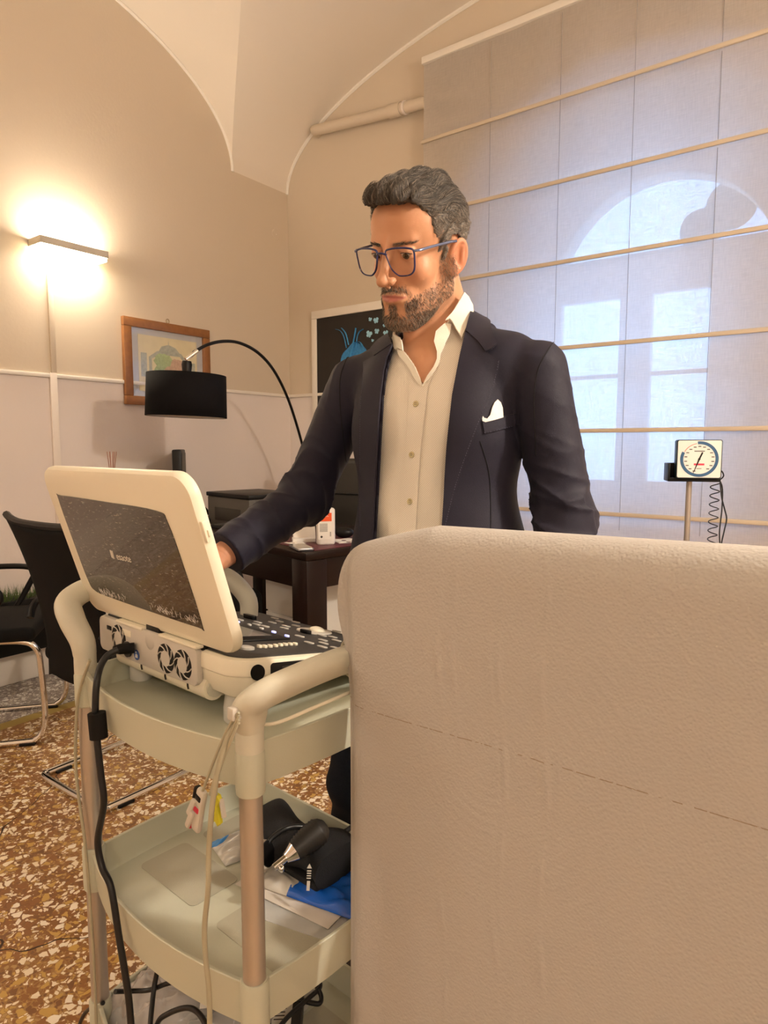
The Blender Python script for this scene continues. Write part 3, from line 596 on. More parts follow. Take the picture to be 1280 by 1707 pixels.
# lid coordinates: X = -y (seen left to right from behind), Y = up the lid, Z = out of its back
LM = Matrix.Translation((0.046, 0.0825, 0.926)) @ Matrix(((0, -math.sin(LT), -math.cos(LT), 0), (-1, 0, 0, 0), (0, math.cos(LT), -math.sin(LT), 0), (0, 0, 0, 1)))
q = MB(); bm = q.bm; LWd, LHt = 0.442, 0.270; rings = []
for ins, z in ((0.006, -0.020), (0.001, -0.018), (0, -0.014), (0, -0.008), (0.003, -0.0025), (0.010, 0.0)):
    rings.append([bm.verts.new((x, y, z)) for x, y in rect_round(-LWd + ins, -ins, ins, LHt - ins, 0.034 - ins, 8)])
for A, B in zip(rings, rings[1:]):
    for k in range(len(A)): bm.faces.new((A[k], A[(k + 1) % len(A)], B[(k + 1) % len(A)], B[k]))
bm.faces.new(list(reversed(rings[0]))); bm.faces.new(rings[-1]); bmesh.ops.transform(bm, matrix=LM, verts=bm.verts); lid = ub(q, 'lid', M['cream'], ang=30)
def wetmat():
    m = mat('speckled_smoked_panel', (0.05, 0.04, 0.033, 1), 0.22, coat=0.6); nt = m.node_tree; b = nt.nodes['Principled BSDF']; N = nt.nodes; L = nt.links
    tc = N.new('ShaderNodeTexCoord'); mp = N.new('ShaderNodeMapping'); mp.inputs['Scale'].default_value = (260, 90, 520); L.new(tc.outputs['Object'], mp.inputs[0])
    n = N.new('ShaderNodeTexNoise'); n.inputs['Scale'].default_value = 1; n.inputs['Detail'].default_value = 2; L.new(mp.outputs[0], n.inputs['Vector'])
    r = ramp(nt, [(0.52, (0.030, 0.024, 0.02, 1)), (0.66, (0.07, 0.055, 0.042, 1)), (0.74, (0.36, 0.33, 0.28, 1))]); L.new(n.outputs['Fac'], r.inputs[0]); L.new(r.outputs[0], b.inputs['Base Color'])
    bp = N.new('ShaderNodeBump'); bp.inputs['Strength'].default_value = 0.25; bp.inputs['Distance'].default_value = 0.001; L.new(n.outputs['Fac'], bp.inputs['Height']); L.new(bp.outputs[0], b.inputs['Normal'])
    return m
M['wet'] = wetmat()
pl_ = [Vector((-0.400, 0.068)), Vector((-0.386, 0.047)), Vector((-0.33, 0.042)), Vector((-0.20, 0.038)), Vector((-0.079, 0.036)), Vector((-0.066, 0.040)), Vector((-0.066, 0.12)), Vector((-0.072, 0.198)), Vector((-0.094, 0.216)), Vector((-0.24, 0.221)), Vector((-0.385, 0.2235)), Vector((-0.400, 0.218)), Vector((-0.402, 0.14))]
pl_ = [(v.x, v.y) for v in spline([(p.x, p.y, 0) for p in pl_], 5, closed=True)]
q = MB(); q.prism(pl_, 0.0002, 0.0012, M=LM); bp_ = ub(q, 'smoked_back_panel', M['wet'], lid)
# frost-like dust fibres on the panel's lower edge
q = MB()
for i in range(150):
    cx = random.choice((-0.36, -0.33, -0.30, -0.17, -0.15, -0.10, -0.085)) + random.gauss(0, 0.012); cy = 0.042 + abs(random.gauss(0, 0.005)); cx = min(max(cx, -0.385), -0.072)
    l = random.uniform(0.002, 0.009); a = random.gauss(PI / 2, 0.6); q.tube([LM @ Vector((cx, cy, 0.0015)), LM @ Vector((cx + l * math.cos(a), cy + l * math.sin(a), 0.0018))], 0.00022, 3)
setp(ub(q, 'dust_fibre', M['label'], lid), kind='stuff')
M['logo'] = mat('silver_lettering', (0.55, 0.52, 0.46, 1), 0.4)
t_ = text_mesh('esaote', 0.017, 'logo_lettering', M['logo'], lid, UL @ LM @ T3((-0.236, 0.128, 0.0018)) @ Matrix.Scale(1, 4), 0.0003)
q = MB(); q.prism([(-0.008, -0.006), (0.0, -0.008), (0.002, 0.006), (-0.006, 0.007)], 0.0012, 0.0020, M=LM @ Matrix.Translation((-0.268, 0.130, 0))); ub(q, 'logo_mark', M['logo'], lid)
q = MB(); q.box(-0.004, 0.0035, 0.175, 0.205, -0.014, -0.004, 0.0015, M=LM); q.box(0.0, 0.0055, 0.182, 0.192, -0.012, -0.008, 0.001, M=LM); ub(q, 'lid_latch', M['cream'], lid)
q = MB(); q.box(-0.415, -0.03, 0.025, 0.245, -0.0205, -0.0195, 0.0, M=LM); ub(q, 'screen', mat('screen_glass', (0.02, 0.02, 0.025, 1), 0.1), lid)

# ---------------------------------------------------------------- cables on the trolley
M['cable'] = mat('black_rubber_cable', (0.010, 0.010, 0.011, 1), 0.38); M['beigec'] = mat('beige_cable', (0.42, 0.385, 0.275, 1), 0.5)
def lift(p): return TO + E2 * p.x + E1 * p.y + Vector((0, 0, p.z))
def cable(name, label, pts, r, m, cat='cable', **k):
    q = MB(); q.tube(spline(pts, 8), r, 10, **k); o = q.build(name, m); return setp(o, label, cat)
pw = thing('power_cable', 'thick black power cable with ferrite plugged in at the back of the ultrasound machine', 'cable', lift(Vector((0.02, 0.38, 0.885))), TA)
PL = Matrix.Translation(-Vector((0.02, 0.38, 0.885)))
q = MB(); q.tube(spline([tx(197, 1083, 0.0)] + [tx(a, b, c) for a, b, c in ((180, 1092, -0.015), (168, 1110, -0.03), (161, 1140, -0.045), (159, 1187, -0.05))] + [tx(a, b, -0.05) for a, b in ((162, 1235), (168, 1290), (173, 1340), (163, 1400), (170, 1445), (185, 1480), (198, 1560), (208, 1620), (216, 1680), (222, 1780), (220, 1900))], 8), 0.0052, 12); q.build('cable', M['cable'], pw, M=PL)
q = MB(); q.tube([tx(189, 1083, 0.005), tx(200, 1082, 0.015), tx(224, 1080, 0.0345)], 0.0085, 14, rs=[0.006, 0.0088, 0.0088]); q.build('plug', M['blackm'], pw, M=PL)
q = MB(); q.tube([tx(161, 1188, -0.05), tx(165, 1230, -0.05)], 0.0132, 18); q.build('ferrite_core', M['blackm'], pw, M=PL)
ld = thing('electrode_leads', 'beige electrode leads with grey, red and yellow clips hanging from the trolley corner', 'cable', lift(Vector((-0.035, 0.03, 0.83))), TA)
LL = Matrix.Translation(-Vector((-0.035, 0.03, 0.83)))
for pts in (((398, 1188), (385, 1205), (368, 1240), (352, 1280), (338, 1318)), ((398, 1192), (388, 1215), (372, 1250), (360, 1290), (350, 1325)), ((398, 1200), (390, 1222), (374, 1260), (364, 1290), (356, 1322)), ((398, 1205), (380, 1230), (366, 1275), (361, 1310), (360, 1326))):
    q = MB(); q.tube(spline([tx(a, b, -0.035 - 0.003 * i) for i, (a, b) in enumerate(pts)], 8), 0.0019, 8); q.build('lead', M['beigec'], ld, M=LL)
q = MB(); q.box(-0.008, 0.006, -0.006, 0.006, -0.008, 0.008, 0.002, M=Matrix.Translation(tx(392, 1188, -0.033))); q.build('lead_joint', M['panel'], ld, M=LL)
def clip(px, py, m, rz, ln='clip'):
    c = tx(px, py, -0.045); q = MB(); X = Matrix.Translation(c) @ Matrix.Rotation(rz, 4, 'X') @ Matrix.Scale(1.35, 4)
    q.box(-0.004, 0.003, -0.0065, 0.0055, -0.018, 0.016, 0.003, M=X); q.box(-0.0065, -0.002, 0.001, 0.0075, -0.020, 0.002, 0.002, M=X @ Matrix.Rotation(0.25, 4, 'X')); o = q.build(ln, M['panel'], ld, M=LL)
    q = MB(); q.box(-0.0045, 0.002, 0.0045, 0.0085, -0.019, 0.015, 0.0015, M=X); q.box(-0.0048, 0.002, -0.004, 0.004, 0.004, 0.010, 0.001, M=X); q.build('clip_insert', m, o, M=LL)
clip(334, 1338, M['black'], 0.3); clip(331, 1357, mat('clip_red', (0.55, 0.02, 0.06, 1), 0.4), 0.25)
q = MB(); c = tx(361, 1348, -0.04); prf = [(-0.009, 0.020), (0.006, 0.020), (0.009, 0.014), (0.004, 0.004), (0.008, -0.008), (0.009, -0.016), (0.004, -0.021), (-0.001, -0.016), (-0.005, -0.019), (-0.009, -0.012), (-0.008, 0.004)]
q.prism(prf, -0.003, 0.003, M=Matrix.Translation(c) @ Matrix(((0, 0, 1, 0), (-1, 0, 0, 0), (0, 1, 0, 0), (0, 0, 0, 1))), bev=0.001); q.build('clip', mat('clip_yellow', (0.62, 0.58, 0.03, 1), 0.4), ld, M=LL)
q = MB(); q.box(-0.003, 0.003, -0.002, 0.002, -0.012, 0.012, 0.001, M=Matrix.Translation(tx(371, 1347, -0.038)) @ Matrix.Rotation(-0.25, 4, 'X')); q.build('clip_lever', M['panel'], ld, M=LL)
o = cable('signal_cable', 'long beige cable hanging straight down past the middle tray edge', [lift(tx(a, b, c)) for a, b, c in ((396, 1198, -0.03), (378, 1232, -0.04), (362, 1290, -0.05), (353, 1350, -0.055), (348, 1420, -0.055), (347, 1480, -0.06), (341, 1545, -0.06), (343, 1600, -0.06), (348, 1650, -0.06), (349, 1720, -0.06), (340, 1800, -0.05))], 0.0034, M['beigec'])
o = cable('sensor_cable', 'thin beige cable running down the far left trolley pole', [lift(tx(a, b, -0.022)) for a, b in ((150, 1100), (131, 1160), (126, 1230), (127, 1290), (134, 1350), (141, 1400), (148, 1480), (154, 1560), (158, 1640), (161, 1720))], 0.0026, M['beigec'])
o = cable('probe_cable', 'thin cream cable lying under the near trolley handle', [lift(Vector(p)) for p in ((0.018, 0.022, 0.862), (0.03, -0.012, 0.866), (0.08, -0.034, 0.878), (0.16, -0.045, 0.886), (0.26, -0.04, 0.886))], 0.0024, M['cream'])
# ---------------------------------------------------------------- things on the middle tray
def foil(name, label, cat, cx, cy, z, w, l, rz, m, thick=0.006, crumple=0.004, nx=26, ny=26, seed=0):
    rg = random.Random(seed); ph = [rg.uniform(0, 6) for _ in range(8)]; q = MB(); bm = q.bm; R2 = Matrix.Rotation(rz, 4, 'Z')
    def h(a, b):
        e = min(a, 1 - a, b, 1 - b) * 2; puff = thick * (1 - (1 - min(1, e * 2.2)) ** 2)
        return puff + crumple * min(1, e * 5 + 0.2) * (0.45 * (1 - abs(math.sin(a * 17 + b * 9 + ph[4]))) ** 2 + 0.35 * (1 - abs(math.sin(b * 23 - a * 7 + ph[5]))) ** 2 + 1) * abs(math.sin(a * 9 + ph[0] + 3 * math.sin(b * 5 + ph[1])) * math.sin(b * 11 + ph[2] + 2 * math.sin(a * 7 + ph[3]))) + 0.0006
    top = [[bm.verts.new(R2 @ Vector(((a / nx - .5) * w, (b / ny - .5) * l, h(a / nx, b / ny)))) for b in range(ny + 1)] for a in range(nx + 1)]
    bot = [[bm.verts.new(R2 @ Vector(((a / nx - .5) * w, (b / ny - .5) * l, 0))) for b in (0, ny)] for a in (0, nx)]
    for a in range(nx):
        for b in range(ny): bm.faces.new((top[a][b], top[a + 1][b], top[a + 1][b + 1], top[a][b + 1]))
    bm.faces.new((bot[0][0], bot[0][1], bot[1][1], bot[1][0]))
    e = [top[a][0] for a in range(nx + 1)]; bm.faces.new(e + [bot[1][0], bot[0][0]]); e = [top[a][ny] for a in range(nx + 1)]; bm.faces.new(list(reversed(e)) + [bot[0][1], bot[1][1]])
    bm.faces.new(top[0] + [bot[0][1], bot[0][0]]); bm.faces.new(list(reversed(top[nx])) + [bot[1][0], bot[1][1]])
    o = q.build(name, m, ang=80); o.location = lift(Vector((cx, cy, z))); o.rotation_euler = (0, 0, TA); return setp(o, label, cat)
def foilmat(name, c1, c2, thr, axis=0, rough=0.25):
    m = mat(name, c1, rough, metal=0.0, coat=0.8); nt = m.node_tree; b = nt.nodes['Principled BSDF']; tc = nt.nodes.new('ShaderNodeTexCoord'); s = nt.nodes.new('ShaderNodeSeparateXYZ'); nt.links.new(tc.outputs['Object'], s.inputs[0])
    n = nt.nodes.new('ShaderNodeTexNoise'); n.inputs['Scale'].default_value = 25; nt.links.new(tc.outputs['Object'], n.inputs['Vector'])
    a = nt.nodes.new('ShaderNodeMath'); a.operation = 'MULTIPLY_ADD'; a.inputs[1].default_value = 0.05; nt.links.new(n.outputs['Fac'], a.inputs[0]); nt.links.new(s.outputs[axis], a.inputs[2])
    r = ramp(nt, [(0.0, c1), (1.0, c2)], 'CONSTANT'); mr = nt.nodes.new('ShaderNodeMath'); mr.operation = 'GREATER_THAN'; mr.inputs[1].default_value = thr; nt.links.new(a.outputs[0], mr.inputs[0])
    mx = nt.nodes.new('ShaderNodeMix'); mx.data_type = 'RGBA'; mx.inputs[6].default_value = c1; mx.inputs[7].default_value = c2; nt.links.new(mr.outputs[0], mx.inputs[0]); nt.links.new(mx.outputs[2], b.inputs['Base Color']); nt.nodes.remove(r)
    return m
M['foilb'] = foilmat('blue_white_foil', (0.01, 0.12, 0.62, 1), (0.70, 0.68, 0.64, 1), 0.05, 1)
M['foilw'] = foilmat('white_blue_foil', (0.66, 0.64, 0.60, 1), (0.05, 0.28, 0.75, 1), 0.068, 1)
M['paper'] = mat('folded_white_paper', (0.72, 0.66, 0.60, 1), 0.7)
def plasticmat():
    m = mat('clear_plastic_film', (0.9, 0.9, 0.9, 1), 0.10, alpha=0.38, coat=1.0); return m
M['film'] = plasticmat()
foil('clear_sleeve', 'clear plastic sleeve lying flat on the middle tray by the near rim', 'plastic bag', 0.195, 0.115, 0.4672, 0.12, 0.17, 0.3, M['film'], 0.001, 0.001, seed=5)
foil('folded_paper', 'folded white sheet poking out from under the black cuff', 'paper', 0.215, 0.150, 0.4700, 0.11, 0.20, 0.15, M['paper'], 0.001, 0.0006, seed=3)
foil('foil_packet', 'crumpled white and blue foil packet reaching to the tray pole', 'packet', 0.275, 0.315, 0.4672, 0.20, 0.085, -0.25, M['foilw'], 0.008, 0.005, seed=8)
foil('blue_foil_packet', 'bright blue foil packet under the black cuff by the paper drape', 'packet', 0.238, 0.125, 0.4735, 0.10, 0.21, 0.25, M['foilb'], 0.010, 0.006, seed=2)
sp_ = thing('blood_pressure_cuff', 'black blood pressure cuff with ribbed bulb and chrome gauge on the middle tray', 'blood pressure cuff', lift(Vector((0.27, 0.21, 0.4672))), TA)
def cuffpt(px, py, z): p = tz(px, py, z); return p - Vector((0.27, 0.21, 0.4672))
M['cuff'] = mat('black_nylon_cuff', (0.009, 0.009, 0.011, 1), 0.7, bump=0.6, bscale=700)
q = MB(); bm = q.bm
def cuffsurf(a, b):
    th = 2 * PI * a; x = -0.02 + 0.052 * math.cos(th); z = 0.050 + 0.032 * math.sin(th) + 0.003 * math.sin(3 * th + b * 6); y = -0.115 + 0.20 * b
    return (x + 0.01 * math.sin(b * 7), y, max(0.019, z + 0.006 * math.sin(b * 9)))
G = [[bm.verts.new(cuffsurf(i / 30, j / 20)) for j in range(21)] for i in range(30)]
for i in range(30):
    for j in range(20): bm.faces.new((G[i][j], G[(i + 1) % 30][j], G[(i + 1) % 30][j + 1], G[i][j + 1]))
bm.faces.new([G[i][0] for i in range(30)]); bm.faces.new([G[i][20] for i in reversed(range(30))]); q.box(-0.065, 0.03, -0.11, 0.08, 0.02, 0.032, 0.004)
cf = q.build('cuff', M['cuff'], sp_, ang=60)
b0, b1 = cuffpt(489, 1420, 0.555), cuffpt(533, 1384, 0.575); dv = (b1 - b0); L_ = dv.length
prof = [(0.007, -0.012), (0.012, -0.004)] + [(0.0155 + 0.0065 * math.sin(min(1, i / 20) * PI * 0.62) + (0.0012 if i % 2 else -0.0006), L_ * i / 20) for i in range(21)] + [(0.018, L_ + 0.006), (0.011, L_ + 0.012), (0.003, L_ + 0.014)]
q = MB(); q.lathe(prof, 24, Matrix.Translation(b0) @ dv.to_track_quat('Z', 'Y').to_matrix().to_4x4()); q.build('inflation_bulb', mat('black_rubber', (0.016, 0.013, 0.011, 1), 0.5), sp_, ang=80)
q = MB(); q.tube([b0 + dv * 0.03, b0 - dv * 0.28], 0.01, 18, rs=[0.0165, 0.008]); q.tube([b0 - dv * 0.28, b0 - dv * 0.7], 0.006, 12); q.ball(b0 - dv * 0.35 + Vector((-0.01, -0.006, -0.008)), 0.0055, 12); q.build('valve', M['chrome'], sp_)
gc = cuffpt(437, 1424, 0.525); q = MB(); q.lathe([(0.002, -0.016), (0.021, -0.014), (0.024, -0.006), (0.024, 0.008), (0.0215, 0.012)], 28, T3(gc, 0.3, 1.25, 0.3)); g_ = q.build('gauge', M['chrome'], sp_)
q = MB(); q.lathe([(0.020, 0.0115), (0.020, 0.0125)], 28, T3(gc, 0.3, 1.25, 0.3)); q.build('gauge_face', M['black'], g_)
q = MB(); q.tube(spline([gc + Vector((0.01, 0.0, 0.012)), cuffpt(455, 1395, 0.545), cuffpt(475, 1382, 0.555), cuffpt(500, 1378, 0.55), cuffpt(545, 1385, 0.535), cuffpt(570, 1388, 0.53), cuffpt(590, 1375, 0.53)], 8), 0.0045, 10); q.build('hose', M['cable'], sp_)
cm = Matrix.Translation(cuffpt(515, 1468, 0.515)) @ Matrix.Rotation(-0.9, 4, 'Z') @ Matrix.Rotation(1.05, 4, 'X')
q = MB(); q.box(-0.0025, 0.0025, -0.014, 0.0, 0.004, 0.0055, M=cm)
for k in range(4): q.box(-0.0035, 0.0035, 0.003 + k * 0.0035, 0.0047 + k * 0.0035, 0.004, 0.0055, M=cm)
q.prism([(-0.004, 0.018), (0.004, 0.018), (0, 0.025)], 0.004, 0.0055, M=cm); q.build('cuff_marking', M['panel'], sp_)
# ---------------------------------------------------------------- bottom tray
M['greyst'] = mat('grey_rubber_goods', (0.06, 0.058, 0.055, 1), 0.4, bump=0.5, bscale=60)
M['bagw'] = mat('milky_plastic_bag', (0.62, 0.56, 0.53, 1), 0.25, alpha=0.85, coat=0.5)
foil('white_plastic_bag', 'milky white plastic bag slumped on the bottom tray by the left pole', 'plastic bag', 0.09, 0.40, 0.1812, 0.16, 0.16, 0.2, M['bagw'], 0.045, 0.014, 34, 34, seed=11)
foil('rubber_hose_bundle', 'bundle of dark grey hose packed inside the clear bag', 'hose', 0.16, 0.27, 0.1812, 0.13, 0.17, 0.3, M['greyst'], 0.040, 0.018, 34, 34, seed=21)
foil('clear_plastic_bag', 'shiny clear plastic bag of dark grey goods on the bottom tray', 'plastic bag', 0.15, 0.32, 0.1816, 0.25, 0.29, 0.2, M['film'], 0.062, 0.024, 70, 70, seed=14)
bl = thing('barcode_label', 'white barcode label stuck on the clear plastic bag', 'label', lift(tz(376, 1657, 0.262)), 0.15)
q = MB(); q.box(-0.042, 0.042, -0.022, 0.022, 0, 0.0008, M=Matrix.Rotation(0.15, 4, 'X')); q.build('label_paper', M['label'], bl, smooth=False)
q = MB(); x = 0.002
for k in range(22):
    w = random.choice((0.0006, 0.0011, 0.0016)); q.box(x, x + w, -0.018, -0.004, 0.0009, 0.0012, M=Matrix.Rotation(0.15, 4, 'X')); x += w + random.choice((0.0006, 0.001))
for k in range(3): q.box(-0.036, -0.036 + random.uniform(0.02, 0.03), 0.012 - k * 0.006, 0.0135 - k * 0.006, 0.0009, 0.0012, M=Matrix.Rotation(0.15, 4, 'X'))
q.build('barcode', M['ink'], bl, smooth=False)
ad = thing('power_adapter', 'black power adapter brick with a white rating label on the bottom tray', 'power adapter', tuple(at_z(470, 1705, 0.1812)), 0.05)
q = MB(); q.box(-0.038, 0.038, -0.075, 0.085, 0, 0.036, 0.006); q.build('adapter_case', M['dgrey'], ad)
q = MB(); q.box(-0.014, 0.020, -0.060, 0.040, 0.0362, 0.0368); lb = q.build('rating_label', M['label'], ad, smooth=False)
q = MB()
for k in range(10): q.box(-0.011, -0.011 + random.uniform(0.018, 0.028), 0.034 - k * 0.0075, 0.0362 - k * 0.0075, 0.0369, 0.0371)
q.build('rating_text', M['ink'], lb, smooth=False)
for nm, lab, pts, r in (
    ('mains_cable', 'black mains cable arching from the bottom tray up to the middle tray edge', [tx(248, 1740, -0.02), tx(252, 1690, 0.0), tx(258, 1640, 0.02), tx(268, 1600, 0.03), tx(285, 1578, 0.04), tx(310, 1588, 0.06), tx(345, 1615, 0.10), tx(390, 1655, 0.14), tx(440, 1690, 0.17)], 0.0042),
    ('network_cable', 'black cable lying across the top of the clear plastic bag', [tx(192, 1653, -0.03), tx(220, 1652, 0.0), tx(250, 1650, 0.02), tx(285, 1638, 0.03), tx(330, 1634, 0.05), tx(370, 1640, 0.08), tx(420, 1652, 0.12)], 0.0038),
    ('looped_cable', 'black cable looped low in front of the clear bag', [tx(250, 1760, 0.0), tx(262, 1707, 0.0), tx(280, 1690, 0.01), tx(310, 1680, 0.02), tx(330, 1688, 0.02), tx(345, 1715, 0.01), tx(350, 1760, 0.0)], 0.0042),
    ('trailing_cable', 'short black cable curling away left of the trolley near the floor', [tx(172, 1672, -0.005) , tx(152, 1680, 0.0), tx(138, 1695, 0.0), tx(128, 1730, 0.0), tx(125, 1800, 0.0)], 0.0036),
    ('adapter_cable', 'black cable zigzagging over the power adapter', [tz(440, 1660, 0.235), tz(480, 1662, 0.235), tz(520, 1672, 0.235), tz(533, 1672, 0.235), tz(535, 1660, 0.235), tz(525, 1640, 0.235), tz(512, 1628, 0.235), tz(528, 1632, 0.235), tz(533, 1646, 0.235), tz(510, 1668, 0.238), tz(480, 1695, 0.238), tz(460, 1720, 0.238)], 0.0042)):
    cable(nm, lab, [lift(p) for p in pts], r, M['cable'])
# ================================================================ THE MAN
f32 = np.float32
def V3(*a): return np.array(a, f32)
def sm(a, b, k): h = np.clip(0.5 + 0.5 * (b - a) / k, 0, 1); return b * (1 - h) + a * h - k * h * (1 - h)
def sx_(a, b, k): return -sm(-a, -b, k)
def capf(P, a, b, ra, rb):
    a = np.asarray(a, f32); b = np.asarray(b, f32); ba = b - a; pa = P - a
    t = np.clip(pa @ ba / max(1e-9, float(ba @ ba)), 0, 1); return np.sqrt(((pa - t[:, None] * ba) ** 2).sum(1)) - (ra + (rb - ra) * t)
def ellf(P, c, r):
    r = np.asarray(r, f32); q = (P - np.asarray(c, f32)) / r; k0 = np.sqrt((q * q).sum(1)) + 1e-9; k1 = np.sqrt(((q / r) ** 2).sum(1)) + 1e-9; return k0 * (k0 - 1) / k1
def sphf(P, c, r): return np.sqrt(((P - np.asarray(c, f32)) ** 2).sum(1)) - r
def mesher(f, lo, hi, h, bs=8):
    lo = np.asarray(lo, f32); n = (np.ceil((np.asarray(hi, f32) - lo) / h / bs).astype(int)) * bs; nb = n // bs
    vol = np.empty(n, f32); bi = np.stack(np.meshgrid(*[np.arange(k) for k in nb], indexing='ij'), -1).reshape(-1, 3)
    cen = lo + (bi * bs + (bs - 1) / 2) * h; d = f(cen.astype(f32)); near = np.abs(d) < bs * h * 1.35
    v6 = vol.reshape(nb[0], bs, nb[1], bs, nb[2], bs).transpose(0, 2, 4, 1, 3, 5)
    v6[bi[:, 0], bi[:, 1], bi[:, 2]] = np.sign(d)[:, None, None, None]
    off = np.stack(np.meshgrid(*[np.arange(bs)] * 3, indexing='ij'), -1).reshape(-1, 3); act = bi[near]
    for s in range(0, len(act), 400):
        b = act[s:s + 400]; P = (lo + (b[:, None, :] * bs + off[None]) * h).reshape(-1, 3).astype(f32); v = f(P).reshape(len(b), bs, bs, bs)
        v6[b[:, 0], b[:, 1], b[:, 2]] = v
    ins = (vol < 0); m = [k - 1 for k in n]; cnt = np.zeros(m, np.int8)
    for i in (0, 1):
        for j in (0, 1):
            for k in (0, 1): cnt += ins[i:i + m[0], j:j + m[1], k:k + m[2]]
    cells = np.argwhere((cnt > 0) & (cnt < 8)); idx = np.full(m, -1, np.int32); idx[cells[:, 0], cells[:, 1], cells[:, 2]] = np.arange(len(cells))
    acc = np.zeros((len(cells), 3)); num = np.zeros(len(cells))
    co = [(i, j, k) for i in (0, 1) for j in (0, 1) for k in (0, 1)]
    for a in co:
        for ax in range(3):
            if a[ax]: continue
            b = list(a); b[ax] = 1; va = vol[cells[:, 0] + a[0], cells[:, 1] + a[1], cells[:, 2] + a[2]]; vb = vol[cells[:, 0] + b[0], cells[:, 1] + b[1], cells[:, 2] + b[2]]
            c = (va < 0) != (vb < 0); t = np.where(c, va / np.where(c, va - vb, 1), 0); p = np.tile(np.array(a, float), (len(cells), 1)); p[:, ax] += t
            acc[c] += p[c]; num[c] += 1
    verts = lo + (cells + acc / num[:, None]) * h; quads = []
    for ax in range(3):
        u, w = (ax + 1) % 3, (ax + 2) % 3; A = [slice(None)] * 3; B = [slice(None)] * 3; A[ax] = slice(0, n[ax] - 1); B[ax] = slice(1, n[ax])
        e = np.argwhere(ins[tuple(A)] != ins[tuple(B)]); e = e[(e[:, u] > 0) & (e[:, w] > 0) & (e[:, u] < m[u]) & (e[:, w] < m[w])]
        def g(du, dw): q = e.copy(); q[:, u] -= du; q[:, w] -= dw; return idx[q[:, 0], q[:, 1], q[:, 2]]
        Q = np.stack([g(1, 1), g(0, 1), g(0, 0), g(1, 0)], 1); fl = ins[e[:, 0], e[:, 1], e[:, 2]]; Q[~fl] = Q[~fl][:, ::-1]; quads.append(Q)
    Q = np.concatenate(quads); return verts.astype(f32), Q[(Q >= 0).all(1)]
def npmesh(name, verts, faces, m, parent=None, cols=None, smooth=True):
    me = bpy.data.meshes.new(name); nf, k = faces.shape; me.vertices.add(len(verts)); me.vertices.foreach_set('co', np.asarray(verts, f32).ravel())
    me.loops.add(nf * k); me.loops.foreach_set('vertex_index', faces.astype(np.int32).ravel()); me.polygons.add(nf)
    me.polygons.foreach_set('loop_start', (np.arange(nf) * k).astype(np.int32)); me.update(calc_edges=True); me.validate()
    if smooth: me.polygons.foreach_set('use_smooth', [True] * len(me.polygons))
    if cols is not None:
        a = me.color_attributes.new('tone', 'FLOAT_COLOR', 'POINT'); c = np.ones((len(verts), 4), f32); c[:, :3] = cols; a.data.foreach_set('color', c.ravel())
    me.materials.append(m); o = bpy.data.objects.new(name, me); COL.objects.link(o)
    if parent is not None: o.parent = parent
    return o
def tonemat(name, rough=0.5, **k):
    m = mat(name, (1, 1, 1, 1), rough, **k); nt = m.node_tree; a = nt.nodes.new('ShaderNodeVertexColor'); a.layer_name = 'tone'; nt.links.new(a.outputs['Color'], nt.nodes['Principled BSDF'].inputs['Base Color']); return m
def sdpoly(x, y, poly):
    p = np.asarray(poly, f32); d = np.full(x.shape, 1e9, f32); s = np.zeros(x.shape, bool)
    for i in range(len(p)):
        a, b = p[i], p[(i + 1) % len(p)]; ex, ey = b - a; wx, wy = x - a[0], y - a[1]; t = np.clip((wx * ex + wy * ey) / (ex * ex + ey * ey + 1e-12), 0, 1)
        d = np.minimum(d, (wx - ex * t) ** 2 + (wy - ey * t) ** 2)
        if a[1] != b[1]: c = ((a[1] > y) != (b[1] > y)) & (x < ex * (y - a[1]) / ey + a[0]); s ^= c
    return np.where(s, -1, 1) * np.sqrt(d)
cN = [np.array(tuple(v), f32) for v in (CO, CX, CY, CZ)]
def pxof(P): q = P - cN[0]; d = q @ cN[2]; d = np.maximum(d, 1e-3); return 640 + FPX * (q @ cN[1]) / d, 853.5 - FPX * (q @ cN[3]) / d, d
def grad(f, P, e=0.0015):
    g = np.stack([f(P + V3(*(e if i == k else 0 for i in range(3)))) - f(P - V3(*(e if i == k else 0 for i in range(3)))) for k in range(3)], 1); return g / (np.sqrt((g * g).sum(1)) + 1e-9)[:, None]
def rc(pts, f, d0=0.75, d1=1.9):
    p = np.asarray(pts, f32); r = cN[1] * ((p[:, :1] - 640) / FPX) + cN[3] * ((853.5 - p[:, 1:2]) / FPX) + cN[2]; L = np.sqrt((r * r).sum(1)); t = np.full(len(p), d0, f32); best = np.full(len(p), 9.0, f32); tb = t.copy()
    for _ in range(120):
        d = f(cN[0] + r * t[:, None]); b = d < best; best = np.where(b, d, best); tb = np.where(b, t, tb); t = np.minimum(t + np.clip(d * 0.8, None, 0.02) / L, d1)
    W = cN[0] + r * tb[:, None]; n = grad(f, W, 0.003); return W - n * np.maximum(f(W), 0)[:, None]
def grad(f, P, e=0.0015):
    g = np.stack([f(P + V3(*(e if i == k else 0 for i in range(3)))) - f(P - V3(*(e if i == k else 0 for i in range(3)))) for k in range(3)], 1); return g / (np.sqrt((g * g).sum(1)) + 1e-9)[:, None]
